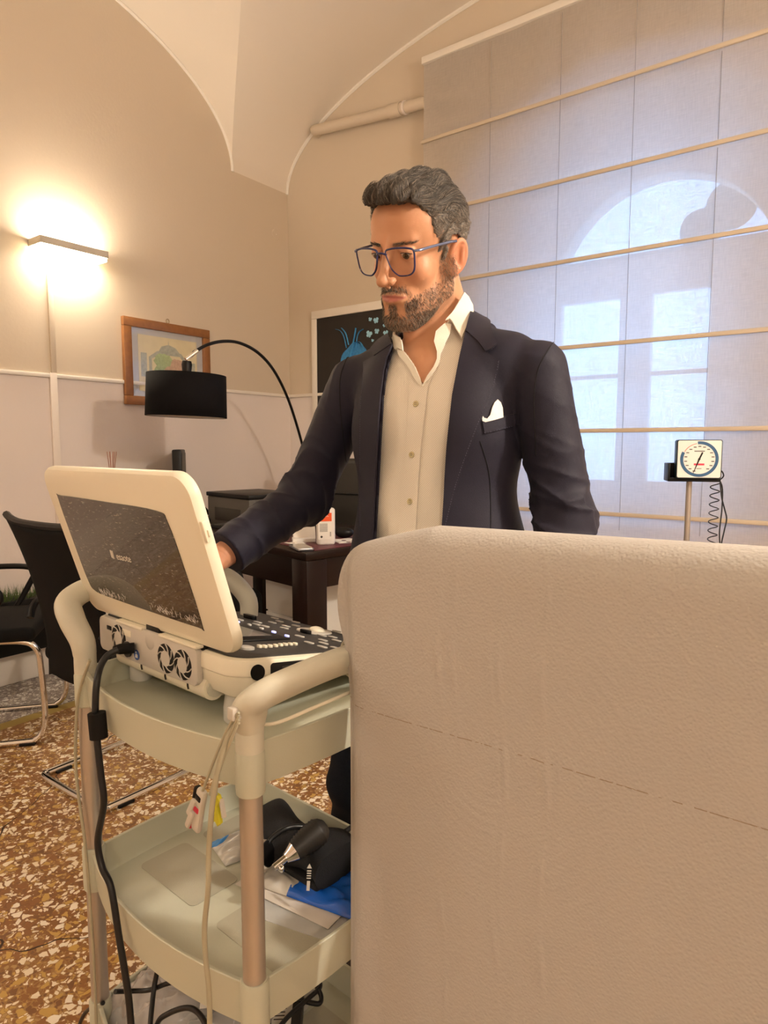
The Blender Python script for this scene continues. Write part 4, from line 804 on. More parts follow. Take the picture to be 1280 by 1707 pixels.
# ---- head frame and measures
HP = V3(0.067, 1.280, 1.567)
def rotm(y, p, r):
    cy, sy, cp, sp, cr, sr = math.cos(y), math.sin(y), math.cos(p), math.sin(p), math.cos(r), math.sin(r)
    return (np.array([[cy, -sy, 0], [sy, cy, 0], [0, 0, 1]]) @ np.array([[1, 0, 0], [0, cp, -sp], [0, sp, cp]]) @ np.array([[cr, 0, sr], [0, 1, 0], [-sr, 0, cr]])).astype(f32)
HM = rotm(math.radians(139), math.radians(-22.5), math.radians(-10))
def h2w(p): return HP + HM @ V3(*p)
def w2h(P): return (P - HP) @ HM
HMM = Matrix([[float(HM[i][j]) for j in range(3)] + [float(HP[i])] for i in range(3)] + [[0, 0, 0, 1]])
NB0, NB1 = w2h(np.array([[0.118, 1.345, 1.43], [0.105, 1.30, 1.36]], f32))
def head(L):
    X = L.copy(); X[:, 0] = np.abs(X[:, 0]); P = X
    d = ellf(P, (0, -0.012, 0.052), (0.0735, 0.094, 0.080)); d = sm(d, ellf(P, (0, 0.034, 0.062), (0.066, 0.055, 0.060)), 0.02)
    d = sm(d, ellf(P, (0, 0.038, -0.012), (0.052, 0.052, 0.074)), 0.025)
    d = sm(d, ellf(P, (0, 0.040, -0.066), (0.042, 0.050, 0.046)), 0.02)
    d = sm(d, capf(P, (0.050, 0.008, -0.052), (0.020, 0.074, -0.092), 0.014, 0.016), 0.026)
    d = sm(d, capf(P, (0.056, -0.002, -0.01), (0.052, 0.006, -0.05), 0.016, 0.013), 0.02)
    d = sm(d, ellf(P, (0, 0.079, -0.092), (0.021, 0.018, 0.018)), 0.016)
    d = sm(d, sphf(P, (0.039, 0.059, -0.008), 0.0195), 0.02)                     # cheekbones
    d = sm(d, capf(P, (0.008, 0.0875, 0.044), (0.040, 0.075, 0.046), 0.008, 0.006), 0.014)   # brow ridge
    d = sm(d, ellf(P, (0, 0.078, -0.050), (0.030, 0.022, 0.026)), 0.018)        # muzzle
    d = sx_(d, -ellf(P, (0.032, 0.098, 0.027), (0.019, 0.0145, 0.0115)), 0.012)  # sockets
    d = sx_(d, -ellf(P, (0.012, 0.104, 0.024), (0.007, 0.008, 0.014)), 0.010)
    d = sm(d, sphf(P, (0.032, 0.0780, 0.028), 0.0136), 0.004)                   # lids over the eyeball
    d = sx_(d, -ellf(P, (0.032, 0.0935, 0.0235), (0.0140, 0.0100, 0.0046)), 0.0012)  # opening between the lids
    d = sm(d, capf(P, (0.020, 0.087, 0.0335), (0.045, 0.080, 0.0325), 0.0018, 0.0018), 0.004)   # upper lid crease
    d = sm(d, capf(P, (0, 0.093, 0.034), (0, 0.115, -0.008), 0.0070, 0.0085), 0.010)   # nose
    d = sm(d, ellf(P, (0, 0.1185, -0.0145), (0.0108, 0.0108, 0.0095)), 0.007)
    d = sm(d, ellf(P, (0.0125, 0.1055, -0.0165), (0.0065, 0.0095, 0.0075)), 0.005)
    d = sm(d, capf(P, (0, 0.112, -0.019), (0, 0.104, -0.028), 0.0045, 0.005), 0.005)
    d = sx_(d, -ellf(P, (0.0078, 0.1085, -0.0235), (0.0042, 0.0068, 0.0050)), 0.0015)
    d = sx_(d, -capf(P, (0.018, 0.101, -0.022), (0.033, 0.088, -0.046), 0.0020, 0.0018), 0.008)   # nasolabial fold
    P = P - V3(0, 0, 0.004)
    d = sm(d, capf(P, (0.003, 0.1025, -0.0440), (0.022, 0.0930, -0.0490), 0.0042, 0.0026), 0.005)  # lips
    d = sm(d, capf(P, (0, 0.1020, -0.0565), (0.018, 0.0940, -0.0545), 0.0050, 0.0030), 0.005)
    d = sx_(d, -capf(P, (0, 0.1080, -0.0505), (0.026, 0.0950, -0.0515), 0.0014, 0.0014), 0.0025)
    d = sx_(d, -capf(P, (0, 0.104, -0.0685), (0.012, 0.100, -0.067), 0.004, 0.003), 0.010)
    P = X
    d = sx_(d, -capf(P, (0.020, 0.095, 0.008), (0.044, 0.083, 0.010), 0.0012, 0.0012), 0.006)   # under-eye fold
    d = sx_(d, -capf(P, (0.006, 0.1005, 0.046), (0.005, 0.097, 0.058), 0.0008, 0.0008), 0.004)
    # ears
    E = P - V3(0.0735, -0.010, 0.002); c_, s_ = math.cos(0.28), math.sin(0.28); E = np.stack([E[:, 0] + 0.38 * E[:, 1], E[:, 1] * c_ + E[:, 2] * s_, E[:, 2] * c_ - E[:, 1] * s_], 1)
    e = ellf(E, (0.004, 0, 0.002), (0.0075, 0.0185, 0.0315)); e = sx_(e, -ellf(E, (0.0120, 0.001, 0.004), (0.0095, 0.0125, 0.0235)), 0.002)
    e = sm(e, capf(E, (0.006, -0.004, 0.018), (0.006, -0.007, -0.008), 0.0028, 0.0025), 0.004); e = sm(e, sphf(E, (0.004, 0.013, -0.004), 0.0042), 0.004); e = sm(e, ellf(E, (0.005, 0.006, -0.025), (0.005, 0.0085, 0.009)), 0.006)
    e = sx_(e, -sphf(E, (0.007, 0.004, -0.006), 0.0060), 0.003)
    return sm(d, e, 0.006)
def neck(L):
    n = capf(L, (0, -0.018, -0.035), NB0, 0.058, 0.062); n = sm(n, capf(L, NB0, NB1, 0.062, 0.075), 0.03)
    n = sm(n, capf(L, (0.045, -0.02, -0.03), NB1 + V3(0.0, 0.03, -0.01), 0.014, 0.012), 0.02); return sm(n, ellf(L, (0, 0.052, -0.125), (0.012, 0.012, 0.015)), 0.02)
# ---- torso frame
TP = V3(0.106, 1.305, 1.37); TM = rotm(math.radians(145), 0, 0)
def w2t(P): return (P - TP) @ TM
def t2w(p): return TP + TM @ V3(*p)
SHL, SHR = V3(0.258, 1.195, 1.365), V3(-0.050, 1.405, 1.365)
def torso(P, o=0.0):
    L = w2t(P); S = L.copy(); S[:, 0] = np.abs(S[:, 0])
    d = ellf(S, (0, 0.006, -0.13), (0.158, 0.104, 0.20)); d = sm(d, capf(S, (0, -0.008, -0.02), (0.150, -0.004, -0.022), 0.058, 0.048), 0.05)
    d = sm(d, capf(S, (0.03, -0.02, 0.045), (0.125, -0.01, 0.0), 0.045, 0.040), 0.03); d = sm(d, ellf(S, (0.07, 0.05, -0.11), (0.07, 0.055, 0.08)), 0.04)
    d = sm(d, ellf(S, (0, 0.022, -0.36), (0.145, 0.108, 0.22)), 0.06); d = sm(d, ellf(S, (0, 0, -0.53), (0.160, 0.112, 0.16)), 0.06); return d - o
# ---- limbs
ELR, WRR = V3(-0.170, 1.440, 1.112), V3(-0.316, 1.285, 1.008)
ELL, WRL = V3(0.322, 1.175, 1.090), V3(0.262, 1.085, 0.855)
HIPR, KNR, ANR = V3(0.030, 1.43, 0.88), V3(-0.050, 1.40, 0.50), V3(-0.060, 1.49, 0.10)
HIPL, KNL, ANL = V3(0.150, 1.34, 0.88), V3(0.085, 1.42, 0.50), V3(0.105, 1.52, 0.10)
# right hand: palm down over the controls, fingers curled on the panel
fw_ = np.array([-0.62, -0.60, -0.42]); fw_ = (fw_ / np.linalg.norm(fw_)).astype(f32); sd_ = np.cross(fw_, [0, 0, 1.0]); sd_ = (sd_ / np.linalg.norm(sd_)).astype(f32); up_ = np.cross(sd_, fw_).astype(f32)
def handf(P, W, F, S, U, curl=0.5):
    d = capf(P, W - F * 0.05, W, 0.026, 0.024)
    for i, o in enumerate((-0.026, -0.009, 0.009, 0.025)):
        d = sm(d, capf(P, W + F * 0.01 + S * o * 0.6, W + F * 0.082 + S * o + U * 0.002, 0.0145, 0.0115), 0.012)
    for i, (o, L) in enumerate(((-0.027, 0.070), (-0.009, 0.080), (0.010, 0.075), (0.027, 0.060))):
        a = W + F * 0.085 + S * o; c1 = curl * 0.5; c2 = curl * 1.2; c3 = curl * 1.7
        b = a + (F * math.cos(c1) - U * math.sin(c1)) * L * 0.48; c = b + (F * math.cos(c2) - U * math.sin(c2)) * L * 0.30; e = c + (F * math.cos(c3) - U * math.sin(c3)) * L * 0.22
        g = sm(capf(P, a, b, 0.0098, 0.0088), capf(P, b, c, 0.0088, 0.0080), 0.003); g = sm(g, capf(P, c, e, 0.0080, 0.0068), 0.003); d = sm(d, g, 0.004)
    t0 = W + F * 0.025 - S * 0.022 - U * 0.006; t1 = t0 + F * 0.035 - S * 0.024 - U * 0.012; t2 = t1 + F * 0.030 - S * 0.008 - U * 0.010
    return sm(d, sm(capf(P, t0, t1, 0.014, 0.011), capf(P, t1, t2, 0.0105, 0.0085), 0.004), 0.010)
LF, LS, LU = V3(-0.35, -0.60, -0.72), V3(0.86, -0.51, 0.0), V3(0.37, 0.62, -0.69)
LF = LF / np.linalg.norm(LF); LU = np.cross(LS, LF); LU = LU / np.linalg.norm(LU)
RH = WRR + fw_ * 0.012; LH_ = WRL
def hands(P): return np.minimum(handf(P, RH, fw_, sd_, up_), handf(P, LH_, LF, LS, LU, 0.35))
def coarse(P):
    d = torso(P, -0.016)
    for a, b, c, r in ((SHR, ELR, WRR, 0), (SHL, ELL, WRL, 0)): d = sm(d, capf(P, a, b, 0.036, 0.036), 0.006); d = sm(d, capf(P, b, c, 0.036, 0.026), 0.01)
    for a, b, c in ((HIPR, KNR, ANR), (HIPL, KNL, ANL)): d = sm(d, capf(P, a, b, 0.082, 0.054), 0.03); d = sm(d, capf(P, b, c, 0.054, 0.036), 0.01)
    for an in (ANR, ANL): d = sm(d, capf(P, an - V3(0, 0, 0.06), an + V3(-0.10, -0.10, -0.065), 0.036, 0.028), 0.02)
    L = w2h(P); return sm(d, neck(L) + 0.002, 0.03)
def fine(P): L = w2h(P); return sm(sm(head(L), neck(L), 0.016), torso(P, -0.005), 0.02)
mn = bpy.data.objects.new('person', None); COL.objects.link(mn); mn.location = (0.03, 1.47, 0)
setp(mn, 'man in navy jacket and open white shirt looking down at the ultrasound machine', 'person')
PI_ = Matrix.Translation(-Vector((0.03, 1.47, 0))); offp = V3(0.03, 1.47, 0)
def pn_(o): o.parent = mn; o.location = -Vector((0.03, 1.47, 0)); return o
# body mesh: fine head and chest, fine hands, coarser rest, one continuous object
hv, hq = mesher(fine, (-0.10, 1.10, 1.335), (0.32, 1.47, 1.72), 0.0019); hv2, hq2 = mesher(coarse, (-0.45, 0.95, 0.0), (0.45, 1.75, 1.40), 0.007)
h1 = mesher(lambda P: hands(P), (-0.52, 1.08, 0.84), (-0.22, 1.38, 1.10), 0.0024); h3 = mesher(lambda P: hands(P), (0.08, 0.85, 0.66), (0.36, 1.20, 0.95), 0.0028)
L = w2h(hv); skin = np.tile(np.array([[0.60, 0.305, 0.175]], f32), (len(hv), 1))
def blend(mask, col):
    global skin
    skin = skin * (1 - mask[:, None]) + np.array(col, f32) * mask[:, None]
ax = np.abs(L[:, 0]); sst = lambda e0, e1, x: np.clip((x - e0) / (e1 - e0), 0, 1) ** 2 * (3 - 2 * np.clip((x - e0) / (e1 - e0), 0, 1))
blend(0.55 * sst(0.068, 0.078, ax) * (L[:, 1] < 0.02), (0.62, 0.20, 0.11))                     # ears redder
lipm = np.maximum(1 - sst(0.0045, 0.0075, capf(L * V3(1, 1, 1), (0, 0.103, -0.0505), (0, 0.103, -0.0505), 0, 0) * 0 + np.abs(L[:, 2] + 0.0467) / (1.0 + 0 * ax) + np.maximum(0, ax - 0.010) * 0.28), 0) * (L[:, 1] > 0.085) * (ax < 0.027)
blend(0.85 * lipm, (0.52, 0.17, 0.15))
def beard_region(L):
    x, y, z = np.abs(L[:, 0]), L[:, 1], L[:, 2]
    line = -0.030 - 0.20 * np.maximum(0, y - 0.0) - 0.25 * np.maximum(0, y - 0.06)       # cheek line
    m = (z < line) & (z > -0.108 + 0.62 * np.clip(0.058 - y, 0, 0.2)) & (y > -0.004)
    side = (y > 0.0) & (y < 0.022) & (z < 0.01) & (z > -0.05) & (x > 0.055)
    front = y > 0.086
    must = (z < -0.0265 - 0.10 * x) & (z > -0.0395 - 0.30 * x) & front & (x < 0.036)
    lips = (np.abs(z + 0.047) < 0.0105 - 0.12 * x) & front & (x < 0.030)
    gap = (z > -0.080) & (z < -0.054) & (x < 0.024) & (x > 0.009) & (y > 0.082)
    corner = front & (z > -0.058) & (x > 0.024) & (x < 0.034) & (z < -0.036)
    return ((m & ~gap) | side | must | corner) & ~lips
br = beard_region(L).astype(f32); blend(0.22 * br, (0.20, 0.14, 0.11))
blend(0.25 * np.exp(-((L[:, 2] + 0.012) / 0.02) ** 2 - ((ax - 0.042) / 0.02) ** 2) * (L[:, 1] > 0.03), (0.66, 0.25, 0.15))
base = np.array([[0.55, 0.26, 0.15]], f32); n1, n2, n3 = len(hv), len(hv2), len(h1[0])
AV_ = np.concatenate([hv, hv2, h1[0], h3[0]]); AQ = np.concatenate([hq, hq2 + n1, h1[1] + n1 + n2, h3[1] + n1 + n2 + n3])
M['skin'] = tonemat('skin', 0.48, bump=0.12, bscale=700, sss=0.12)
pn_(npmesh('body', AV_, AQ, M['skin'], cols=np.concatenate([skin, np.tile(base, (n2 + n3 + len(h3[0]), 1))])))
# eyes
M['seam0'] = mat('dark_lash', (0.02, 0.012, 0.009, 1), 0.6)
gz = Matrix.Rotation(math.radians(-12), 4, 'X')
for s in (-1, 1):
    q = MB(); X = HMM @ Matrix.Translation((s * 0.032, 0.0785, 0.0275)); q.ball((0, 0, 0), 0.0121, 28, M=X); e_ = pn_(q.build('eyeball', mat('eye_white', (0.62, 0.55, 0.50, 1), 0.2)))
    for r_, d_, c_ in ((0.0060, 0.0118, (0.05, 0.025, 0.012, 1)), (0.0027, 0.0122, (0.004, 0.004, 0.004, 1))):
        q = MB(); q.lathe([(0.0001, d_ + 0.0008), (r_ * 0.6, d_ + 0.0006), (r_, d_ - 0.0004)], 20, X @ Matrix.Rotation(math.radians(12), 4, 'Z') @ Matrix.Rotation(math.radians(-90 - 28), 4, 'X'), cap=False)
        o_ = q.build('iris' if d_ < 0.012 else 'pupil', mat('eye_dark', c_, 0.15), PI_ and None); o_.parent = e_
for s in (-1, 1):
    q = MB(); q.tube([HMM @ Vector((s * (0.032 + 0.0133 * math.sin(a)), 0.0785 + 0.0137 * math.cos(a) - 0.0005, 0.0285 - 0.0035 * math.sin(a) ** 2)) for a in [-1.15 + 2.3 * k / 12 for k in range(13)]], 0.00075, 6); pn_(q.build('eyelashes', M['seam0']))
# ---- hair
hair_poly = [(0.026, -0.012), (0.030, 0.030), (0.044, 0.050), (0.046, 0.075), (0.058, 0.098), (0.078, 0.104), (0.13, 0.108), (0.14, 0.19), (-0.16, 0.19), (-0.16, -0.05), (-0.062, -0.062), (-0.036, -0.040), (-0.031, 0.020), (-0.018, 0.040), (0.004, 0.040), (0.012, 0.022), (0.012, -0.012)]
def hairvol(L):
    P = L.copy(); P[:, 0] = np.abs(P[:, 0]); d = ellf(P, (0, -0.014, 0.054), (0.0790, 0.0985, 0.086)); d = sm(d, ellf(P, (0, 0.030, 0.062), (0.0715, 0.060, 0.064)), 0.012); d = sm(d, ellf(P, (0.012, 0.050, 0.112), (0.044, 0.042, 0.031)), 0.016)
    d = sm(d, ellf(P, (0.0, -0.010, 0.110), (0.056, 0.070, 0.038)), 0.016); d = sm(d, ellf(P, (0.006, 0.082, 0.112), (0.042, 0.014, 0.017)), 0.012)
    w = 0.0028 * np.sin(L[:, 0] * 190 + 40 * L[:, 1]) * np.clip((L[:, 2] - 0.06) / 0.05, 0, 1) + 0.0018 * np.sin(L[:, 0] * 420 + L[:, 2] * 130) + 0.0022 * np.sin(L[:, 1] * 160 + L[:, 2] * 210 + 3 * L[:, 0] * 60) * np.clip((0.1 - L[:, 2]) / 0.05, 0, 1)
    return d + w
def hairf(P): L = w2h(P); return sx_(hairvol(L), sdpoly(L[:, 1], L[:, 2] - 0.005 + 0.0018 * np.sin(L[:, 0] * 210) + 0.0015 * np.sin(L[:, 0] * 470 + 1), hair_poly) - 0.0025 + 0.0012 * np.sin(L[:, 2] * 420 + L[:, 1] * 300), 0.0035)
vv, qq = mesher(hairf, (-0.10, 1.12, 1.46), (0.26, 1.46, 1.76), 0.0024)
def haircols(L, r):
    g = 0.28 + 0.55 * sst(0.115, 0.045, L[:, 2]) + 0.12 * sst(0.02, 0.05, L[:, 1]) * (L[:, 2] < 0.1) + 0.10 * (L[:, 2] < 0.03); pick = r < g
    lite = 0.20 + 0.26 * RNG.random(len(L)); dark = 0.055 + 0.07 * RNG.random(len(L)); v = np.where(pick, lite, dark); return np.stack([v, v * 0.84, v * 0.70], 1)
M['hair'] = tonemat('hair', 0.5, bump=0.5, bscale=900); Lh = w2h(vv)
hairo = pn_(npmesh('hair', vv, qq, M['hair'], cols=haircols(Lh, RNG.random(len(Lh)) * 0.6 + 0.35) * 0.55))
hairo['label'] = 'short dark hair greying at the sides'
def strands(name, roots, dirs, f, length, seg, r0, cols, off=0.0012, parent=None, lift_=0.0, ok=None):
    n = len(roots); p = roots.copy(); d = dirs.copy(); path = [p.copy()]
    for s in range(seg):
        g = grad(f, p); d = d - g * (d * g).sum(1)[:, None]; d = d / (np.sqrt((d * d).sum(1)) + 1e-9)[:, None]; p = p + d * (length / seg)[:, None]
        sd = f(p); p = p - grad(f, p) * (sd - off - lift_ * (s + 1) / seg)[:, None]; path.append(p.copy())
    if ok is not None:
        k_ = np.all([ok(w2h(q_)) for q_ in path], axis=0); path = [q_[k_] for q_ in path]; cols = cols[k_]; n = int(k_.sum())
    rings = []
    for s, P in enumerate(path):
        t = s / seg; nxt = path[min(s + 1, seg)] - path[max(s - 1, 0)]; T = nxt / (np.sqrt((nxt ** 2).sum(1)) + 1e-9)[:, None]; a = np.cross(T, V3(0.3, 0.2, 0.93)); a = a / (np.sqrt((a * a).sum(1)) + 1e-9)[:, None]; b = np.cross(T, a)
        rr = r0 * (1 - 0.75 * t); rings.append(np.stack([P + (a * math.cos(k) + b * math.sin(k)) * rr for k in (0, 2.094, 4.189)], 1))
    R_ = np.stack(rings, 1); V = R_.reshape(-1, 3); base = (np.arange(n) * (seg + 1) * 3)[:, None]; F = []
    for s in range(seg):
        for k in range(3): k2 = (k + 1) % 3; F.append(np.stack([base[:, 0] + s * 3 + k, base[:, 0] + s * 3 + k2, base[:, 0] + s * 3 + 3 + k2, base[:, 0] + s * 3 + 3 + k], 1))
    return pn_(npmesh(name, V, np.concatenate(F), M['hair'], cols=np.repeat(cols, (seg + 1) * 3, axis=0)))
sel = RNG.choice(len(vv), 14000, replace=len(vv) < 14000); roots = vv[sel]; Lr = w2h(roots); keep = (hairvol(Lr) < 0.004) & ((grad(lambda P: hairvol(P), Lr.astype(f32)))[:, 2] > -0.2); roots = roots[keep]; Lr = Lr[keep]
tp = sst(0.075, 0.115, Lr[:, 2])[:, None]; dl = tp * np.stack([0.25 * np.sin(Lr[:, 0] * 40), -np.ones(len(Lr)), 0.25 * np.ones(len(Lr))], 1) + (1 - tp) * np.stack([0 * Lr[:, 0], -0.75 * np.ones(len(Lr)), -0.62 * np.ones(len(Lr))], 1)
fr_ = (Lr[:, 1] > 0.066)[:, None]; dl = np.where(fr_, np.stack([0.3 * np.ones(len(Lr)), -0.35 * np.ones(len(Lr)), np.ones(len(Lr))], 1), dl) + RNG.normal(0, 0.07, (len(Lr), 3)) + 0.30 * np.stack([np.sin(Lr[:, 1] * 90 + Lr[:, 2] * 60), np.sin(Lr[:, 2] * 110), np.sin(Lr[:, 1] * 75 + 1)], 1); dw = (dl @ HM.T).astype(f32)
ln = np.where(Lr[:, 2] > 0.09, RNG.uniform(0.014, 0.026, len(Lr)), RNG.uniform(0.008, 0.016, len(Lr))).astype(f32)
so = strands('hair_strands', roots, dw, lambda P: hairvol(w2h(P)), ln, 6, 0.00034, haircols(Lr, RNG.random(len(Lr))), 0.0008, lift_=0.0022, ok=lambda l: sdpoly(l[:, 1], l[:, 2] - 0.005, hair_poly) < 0.003); setp(so, kind='stuff')
# ---- fine hairs along the hairline
hd = sdpoly(L[:, 1], L[:, 2] - 0.005, hair_poly); cand = np.where((hd > -0.010) & (hd < 0.0008) & (L[:, 2] > 0.03) & (np.abs(L[:, 0]) < 0.085))[0]; cand = RNG.choice(cand, min(len(cand), 3200), replace=False)
Lc = L[cand]; dl = np.stack([0.15 + 0 * Lc[:, 0], -0.55 - 6 * np.maximum(0, 0.09 - Lc[:, 2]), 1 - 14 * np.maximum(0, 0.085 - Lc[:, 2])], 1) + RNG.normal(0, 0.15, (len(Lc), 3))
hs = strands('hairline_hairs', hv[cand], (dl @ HM.T).astype(f32), lambda P: head(w2h(P)), RNG.uniform(0.006, 0.012, len(Lc)).astype(f32), 3, 0.00030, haircols(Lc, RNG.random(len(Lc))), 0.0006, lift_=0.005); setp(hs, kind='stuff')
# ---- beard, eyebrows
fh = lambda P: head(w2h(P)); sel = RNG.choice(len(hv), 160000); Lb = L[sel]; ok = beard_region(Lb + RNG.normal(0, 0.0028, Lb.shape).astype(f32) * np.array([0.3, 1, 1], f32)) & ((np.abs(Lb[:, 2] + 0.047) > 0.0085 - 0.1 * np.abs(Lb[:, 0])) | (np.abs(Lb[:, 0]) > 0.027) | (Lb[:, 1] < 0.085)); sel = sel[ok]; Lb = L[sel]; sel = sel[RNG.random(len(sel)) < np.where((Lb[:, 1] < 0.075) & (Lb[:, 2] > -0.075), 0.38, 1.0)][:7500]; roots = hv[sel]; Lb = L[sel]
dl = np.stack([0.2 * np.sign(Lb[:, 0]), -0.15 + 0 * Lb[:, 0], -np.ones(len(Lb))], 1) + RNG.normal(0, 0.35, (len(Lb), 3)); dw = (dl @ HM.T).astype(f32)
def greys(n, p): pk = RNG.random(n) < p; v = np.where(pk, 0.30 + 0.3 * RNG.random(n), 0.03 + 0.05 * RNG.random(n)); return np.stack([v, v * 0.84, v * 0.68], 1)
pw_ = np.where(Lb[:, 2] < -0.085, 0.58, 0.42); pw_ = np.where((Lb[:, 1] < 0.06), 0.62, pw_)
bo = strands('beard', roots, dw, fh, RNG.uniform(0.003, 0.0065, len(roots)).astype(f32), 2, 0.00030, greys(len(roots), pw_), 0.0006, lift_=0.0018); bo['label'] = 'short grizzled beard and moustache'; setp(bo, kind='stuff')
sel = RNG.choice(len(hv), 200000); Lb = L[sel]; xx = np.abs(Lb[:, 0]); zc = 0.0415 + 0.0015 * np.sin((xx - 0.012) / 0.04 * PI * 0.8)
ok = (xx > 0.012) & (xx < 0.050) & (np.abs(Lb[:, 2] - zc) < 0.0032 * (1.25 - xx / 0.06)) & (Lb[:, 1] > 0.05); sel = sel[ok][:430]; roots = hv[sel]; Lb = L[sel]
dl = np.stack([np.sign(Lb[:, 0]), -0.3 + 0 * Lb[:, 0], 0.25 + 0 * Lb[:, 0]], 1) + RNG.normal(0, 0.2, (len(Lb), 3))
eb = strands('eyebrows', roots, (dl @ HM.T).astype(f32), fh, RNG.uniform(0.004, 0.008, len(roots)).astype(f32), 2, 0.00032, greys(len(roots), 0.3), 0.0006, lift_=0.0010); setp(eb, kind='stuff')
# ---- patches cut from pixel outlines, laid on a surface
def patch(name, poly, f, off, thick, m, parent=None, step=4.0, curved=True, noff=None, d0=0.75):
    P = [Vector(p) for p in poly]; B = []
    for i in range(len(P)):
        a, b = P[i], P[(i + 1) % len(P)]; k = max(1, int((b - a).length / step)); B += [a.lerp(b, j / k) for j in range(k)]
    n = len(B); xs = [p.x for p in B]; ys = [p.y for p in B]; gx, gy = np.meshgrid(np.arange(min(xs), max(xs), step), np.arange(min(ys), max(ys), step)); gx, gy = gx.ravel(), gy.ravel()
    ins = sdpoly(gx, gy, [tuple(p) for p in B]) < -step * 0.6; pts = B + [Vector((float(a), float(b))) for a, b in zip(gx[ins], gy[ins])]
    Vv, _, F, _, _, _ = delaunay_2d_cdt(pts, [(i, (i + 1) % n) for i in range(n)], [], 1, 1e-4)
    A = np.array([tuple(p) for p in Vv], f32); W = rc(A, f, d0); N = grad(f, W, 0.004)
    o_ = off if noff is None else noff(A); W = W + N * (np.asarray(o_, f32)[..., None] if noff is not None else off); cnt = {}
    top = W + N * thick / 2; bot = W - N * thick / 2; m_ = len(W); faces = []
    bm = bmesh.new(); T_ = [bm.verts.new(tuple(map(float, v))) for v in top]; U_ = [bm.verts.new(tuple(map(float, v))) for v in bot]
    for fc in F:
        try: bm.faces.new([T_[i] for i in fc]); bm.faces.new([U_[i] for i in reversed(fc)])
        except ValueError: continue
        for i in range(len(fc)): k = tuple(sorted((fc[i], fc[(i + 1) % len(fc)]))); cnt[k] = cnt.get(k, 0) + 1
    for (i, j), c in cnt.items():
        if c == 1: bm.faces.new((T_[i], T_[j], U_[j], U_[i]))
    q = MB(); q.bm.free(); q.bm = bm; o = q.build(name, m, ang=50)
    if parent is None: return pn_(o)
    o.parent = parent; return o
def seam(name, pts, f, r, m, off=0.001, parent=None, dash=None):
    S = spline([(a, b, 0) for a, b in pts], 10); W = rc(np.array([(p.x, p.y) for p in S], f32), f); W = W + grad(f, W, 0.004) * off; q = MB()
    if dash is None: q.tube([Vector(tuple(map(float, w))) for w in W], r, 6)
    else:
        V = [Vector(tuple(map(float, w))) for w in W]; acc = 0; cur = V[0]; on = True; i = 0; seg = []
        while i < len(V) - 1:
            d = V[i + 1] - cur
            if acc + d.length < dash: acc += d.length; cur = V[i + 1]; i += 1
            else:
                nx = cur + d.normalized() * (dash - acc)
                if on: seg.append((cur.copy(), nx.copy()))
                cur = nx; acc = 0; on = not on
        for a, b in seg: q.tube([a, b], r, 4)
    o = q.build(name, m)
    if parent is None: return pn_(o)
    o.parent = parent; return o
# ---- shirt
def linen():
    m = mat('white_dotted_shirt', (0.88, 0.82, 0.74, 1), 0.7, sheen=0.2); nt = m.node_tree; N = nt.nodes; Lk = nt.links; b = N['Principled BSDF']
    tc = N.new('ShaderNodeTexCoord'); mp = N.new('ShaderNodeMapping'); mp.inputs['Rotation'].default_value = (0, math.radians(38), 0); mp.inputs['Scale'].default_value = (420, 0, 340); Lk.new(tc.outputs['Object'], mp.inputs[0])
    v = N.new('ShaderNodeTexVoronoi'); v.inputs['Randomness'].default_value = 0.0; v.inputs['Scale'].default_value = 1.0; Lk.new(mp.outputs[0], v.inputs['Vector'])
    r = ramp(nt, [(0.22, (0.66, 0.57, 0.44, 1)), (0.42, (0.90, 0.85, 0.77, 1))]); Lk.new(v.outputs['Distance'], r.inputs[0]); Lk.new(r.outputs[0], b.inputs['Base Color']); return m
M['shirt'] = linen(); M['shirtw'] = mat('shirt_collar_cotton', (0.86, 0.82, 0.72, 1), 0.7, bump=0.2, bscale=500, sheen=0.2)
VPOLY = [(650, 545), (664, 583), (677, 588), (691, 607), (705, 643), (729, 613), (732, 597), (724, 573), (741, 543), (765, 505), (700, 500)]
sst0 = lambda x, a, b: np.clip((x - a) / (b - a), 0.15, 1)
def wr(P):   # soft folds of the shirt
    return 0.0042 * np.sin(P[:, 2] * 38 + P[:, 0] * 45 + 1.5 * np.sin(P[:, 2] * 19)) * np.clip((1.30 - P[:, 2]) / 0.15, 0, 1) * sst0(P[:, 0], 0.10, 0.02) + 0.0014 * np.sin(P[:, 0] * 90 - P[:, 2] * 34)
def shirtf(P):
    u, v, d = pxof(P); t = sm(torso(P), neck(w2h(P)) - 0.006, 0.012); L = w2t(P); c = sdpoly(u, v, VPOLY) * d / FPX
    t = t + wr(P); t = np.maximum(t, -np.maximum(c, -(L[:, 1] + 0.02))); zc = P[:, 2] - 1.475 - 0.25 * (P[:, 1] - 1.30); return np.maximum(t, zc)
sv, sq = mesher(shirtf, (-0.14, 1.08, 0.80), (0.34, 1.52, 1.52), 0.0034); sh = pn_(npmesh('shirt', sv, sq, M['shirt'])); sh['label'] = 'white shirt with tiny dots, open at the neck'
def base(P): return sm(torso(P), neck(w2h(P)) - 0.006, 0.012) + wr(P)
def ch(o, par): o.parent = par; return o
ch(patch('placket', [(684, 634), (681, 700), (679, 733), (674, 790), (671, 814), (664, 905), (692, 905), (694, 885), (698, 814), (701, 770), (703, 743), (709, 690), (714, 645), (722, 628), (712, 634), (705, 646)], base, 0.0022, 0.0022, M['shirt'], sh), sh)
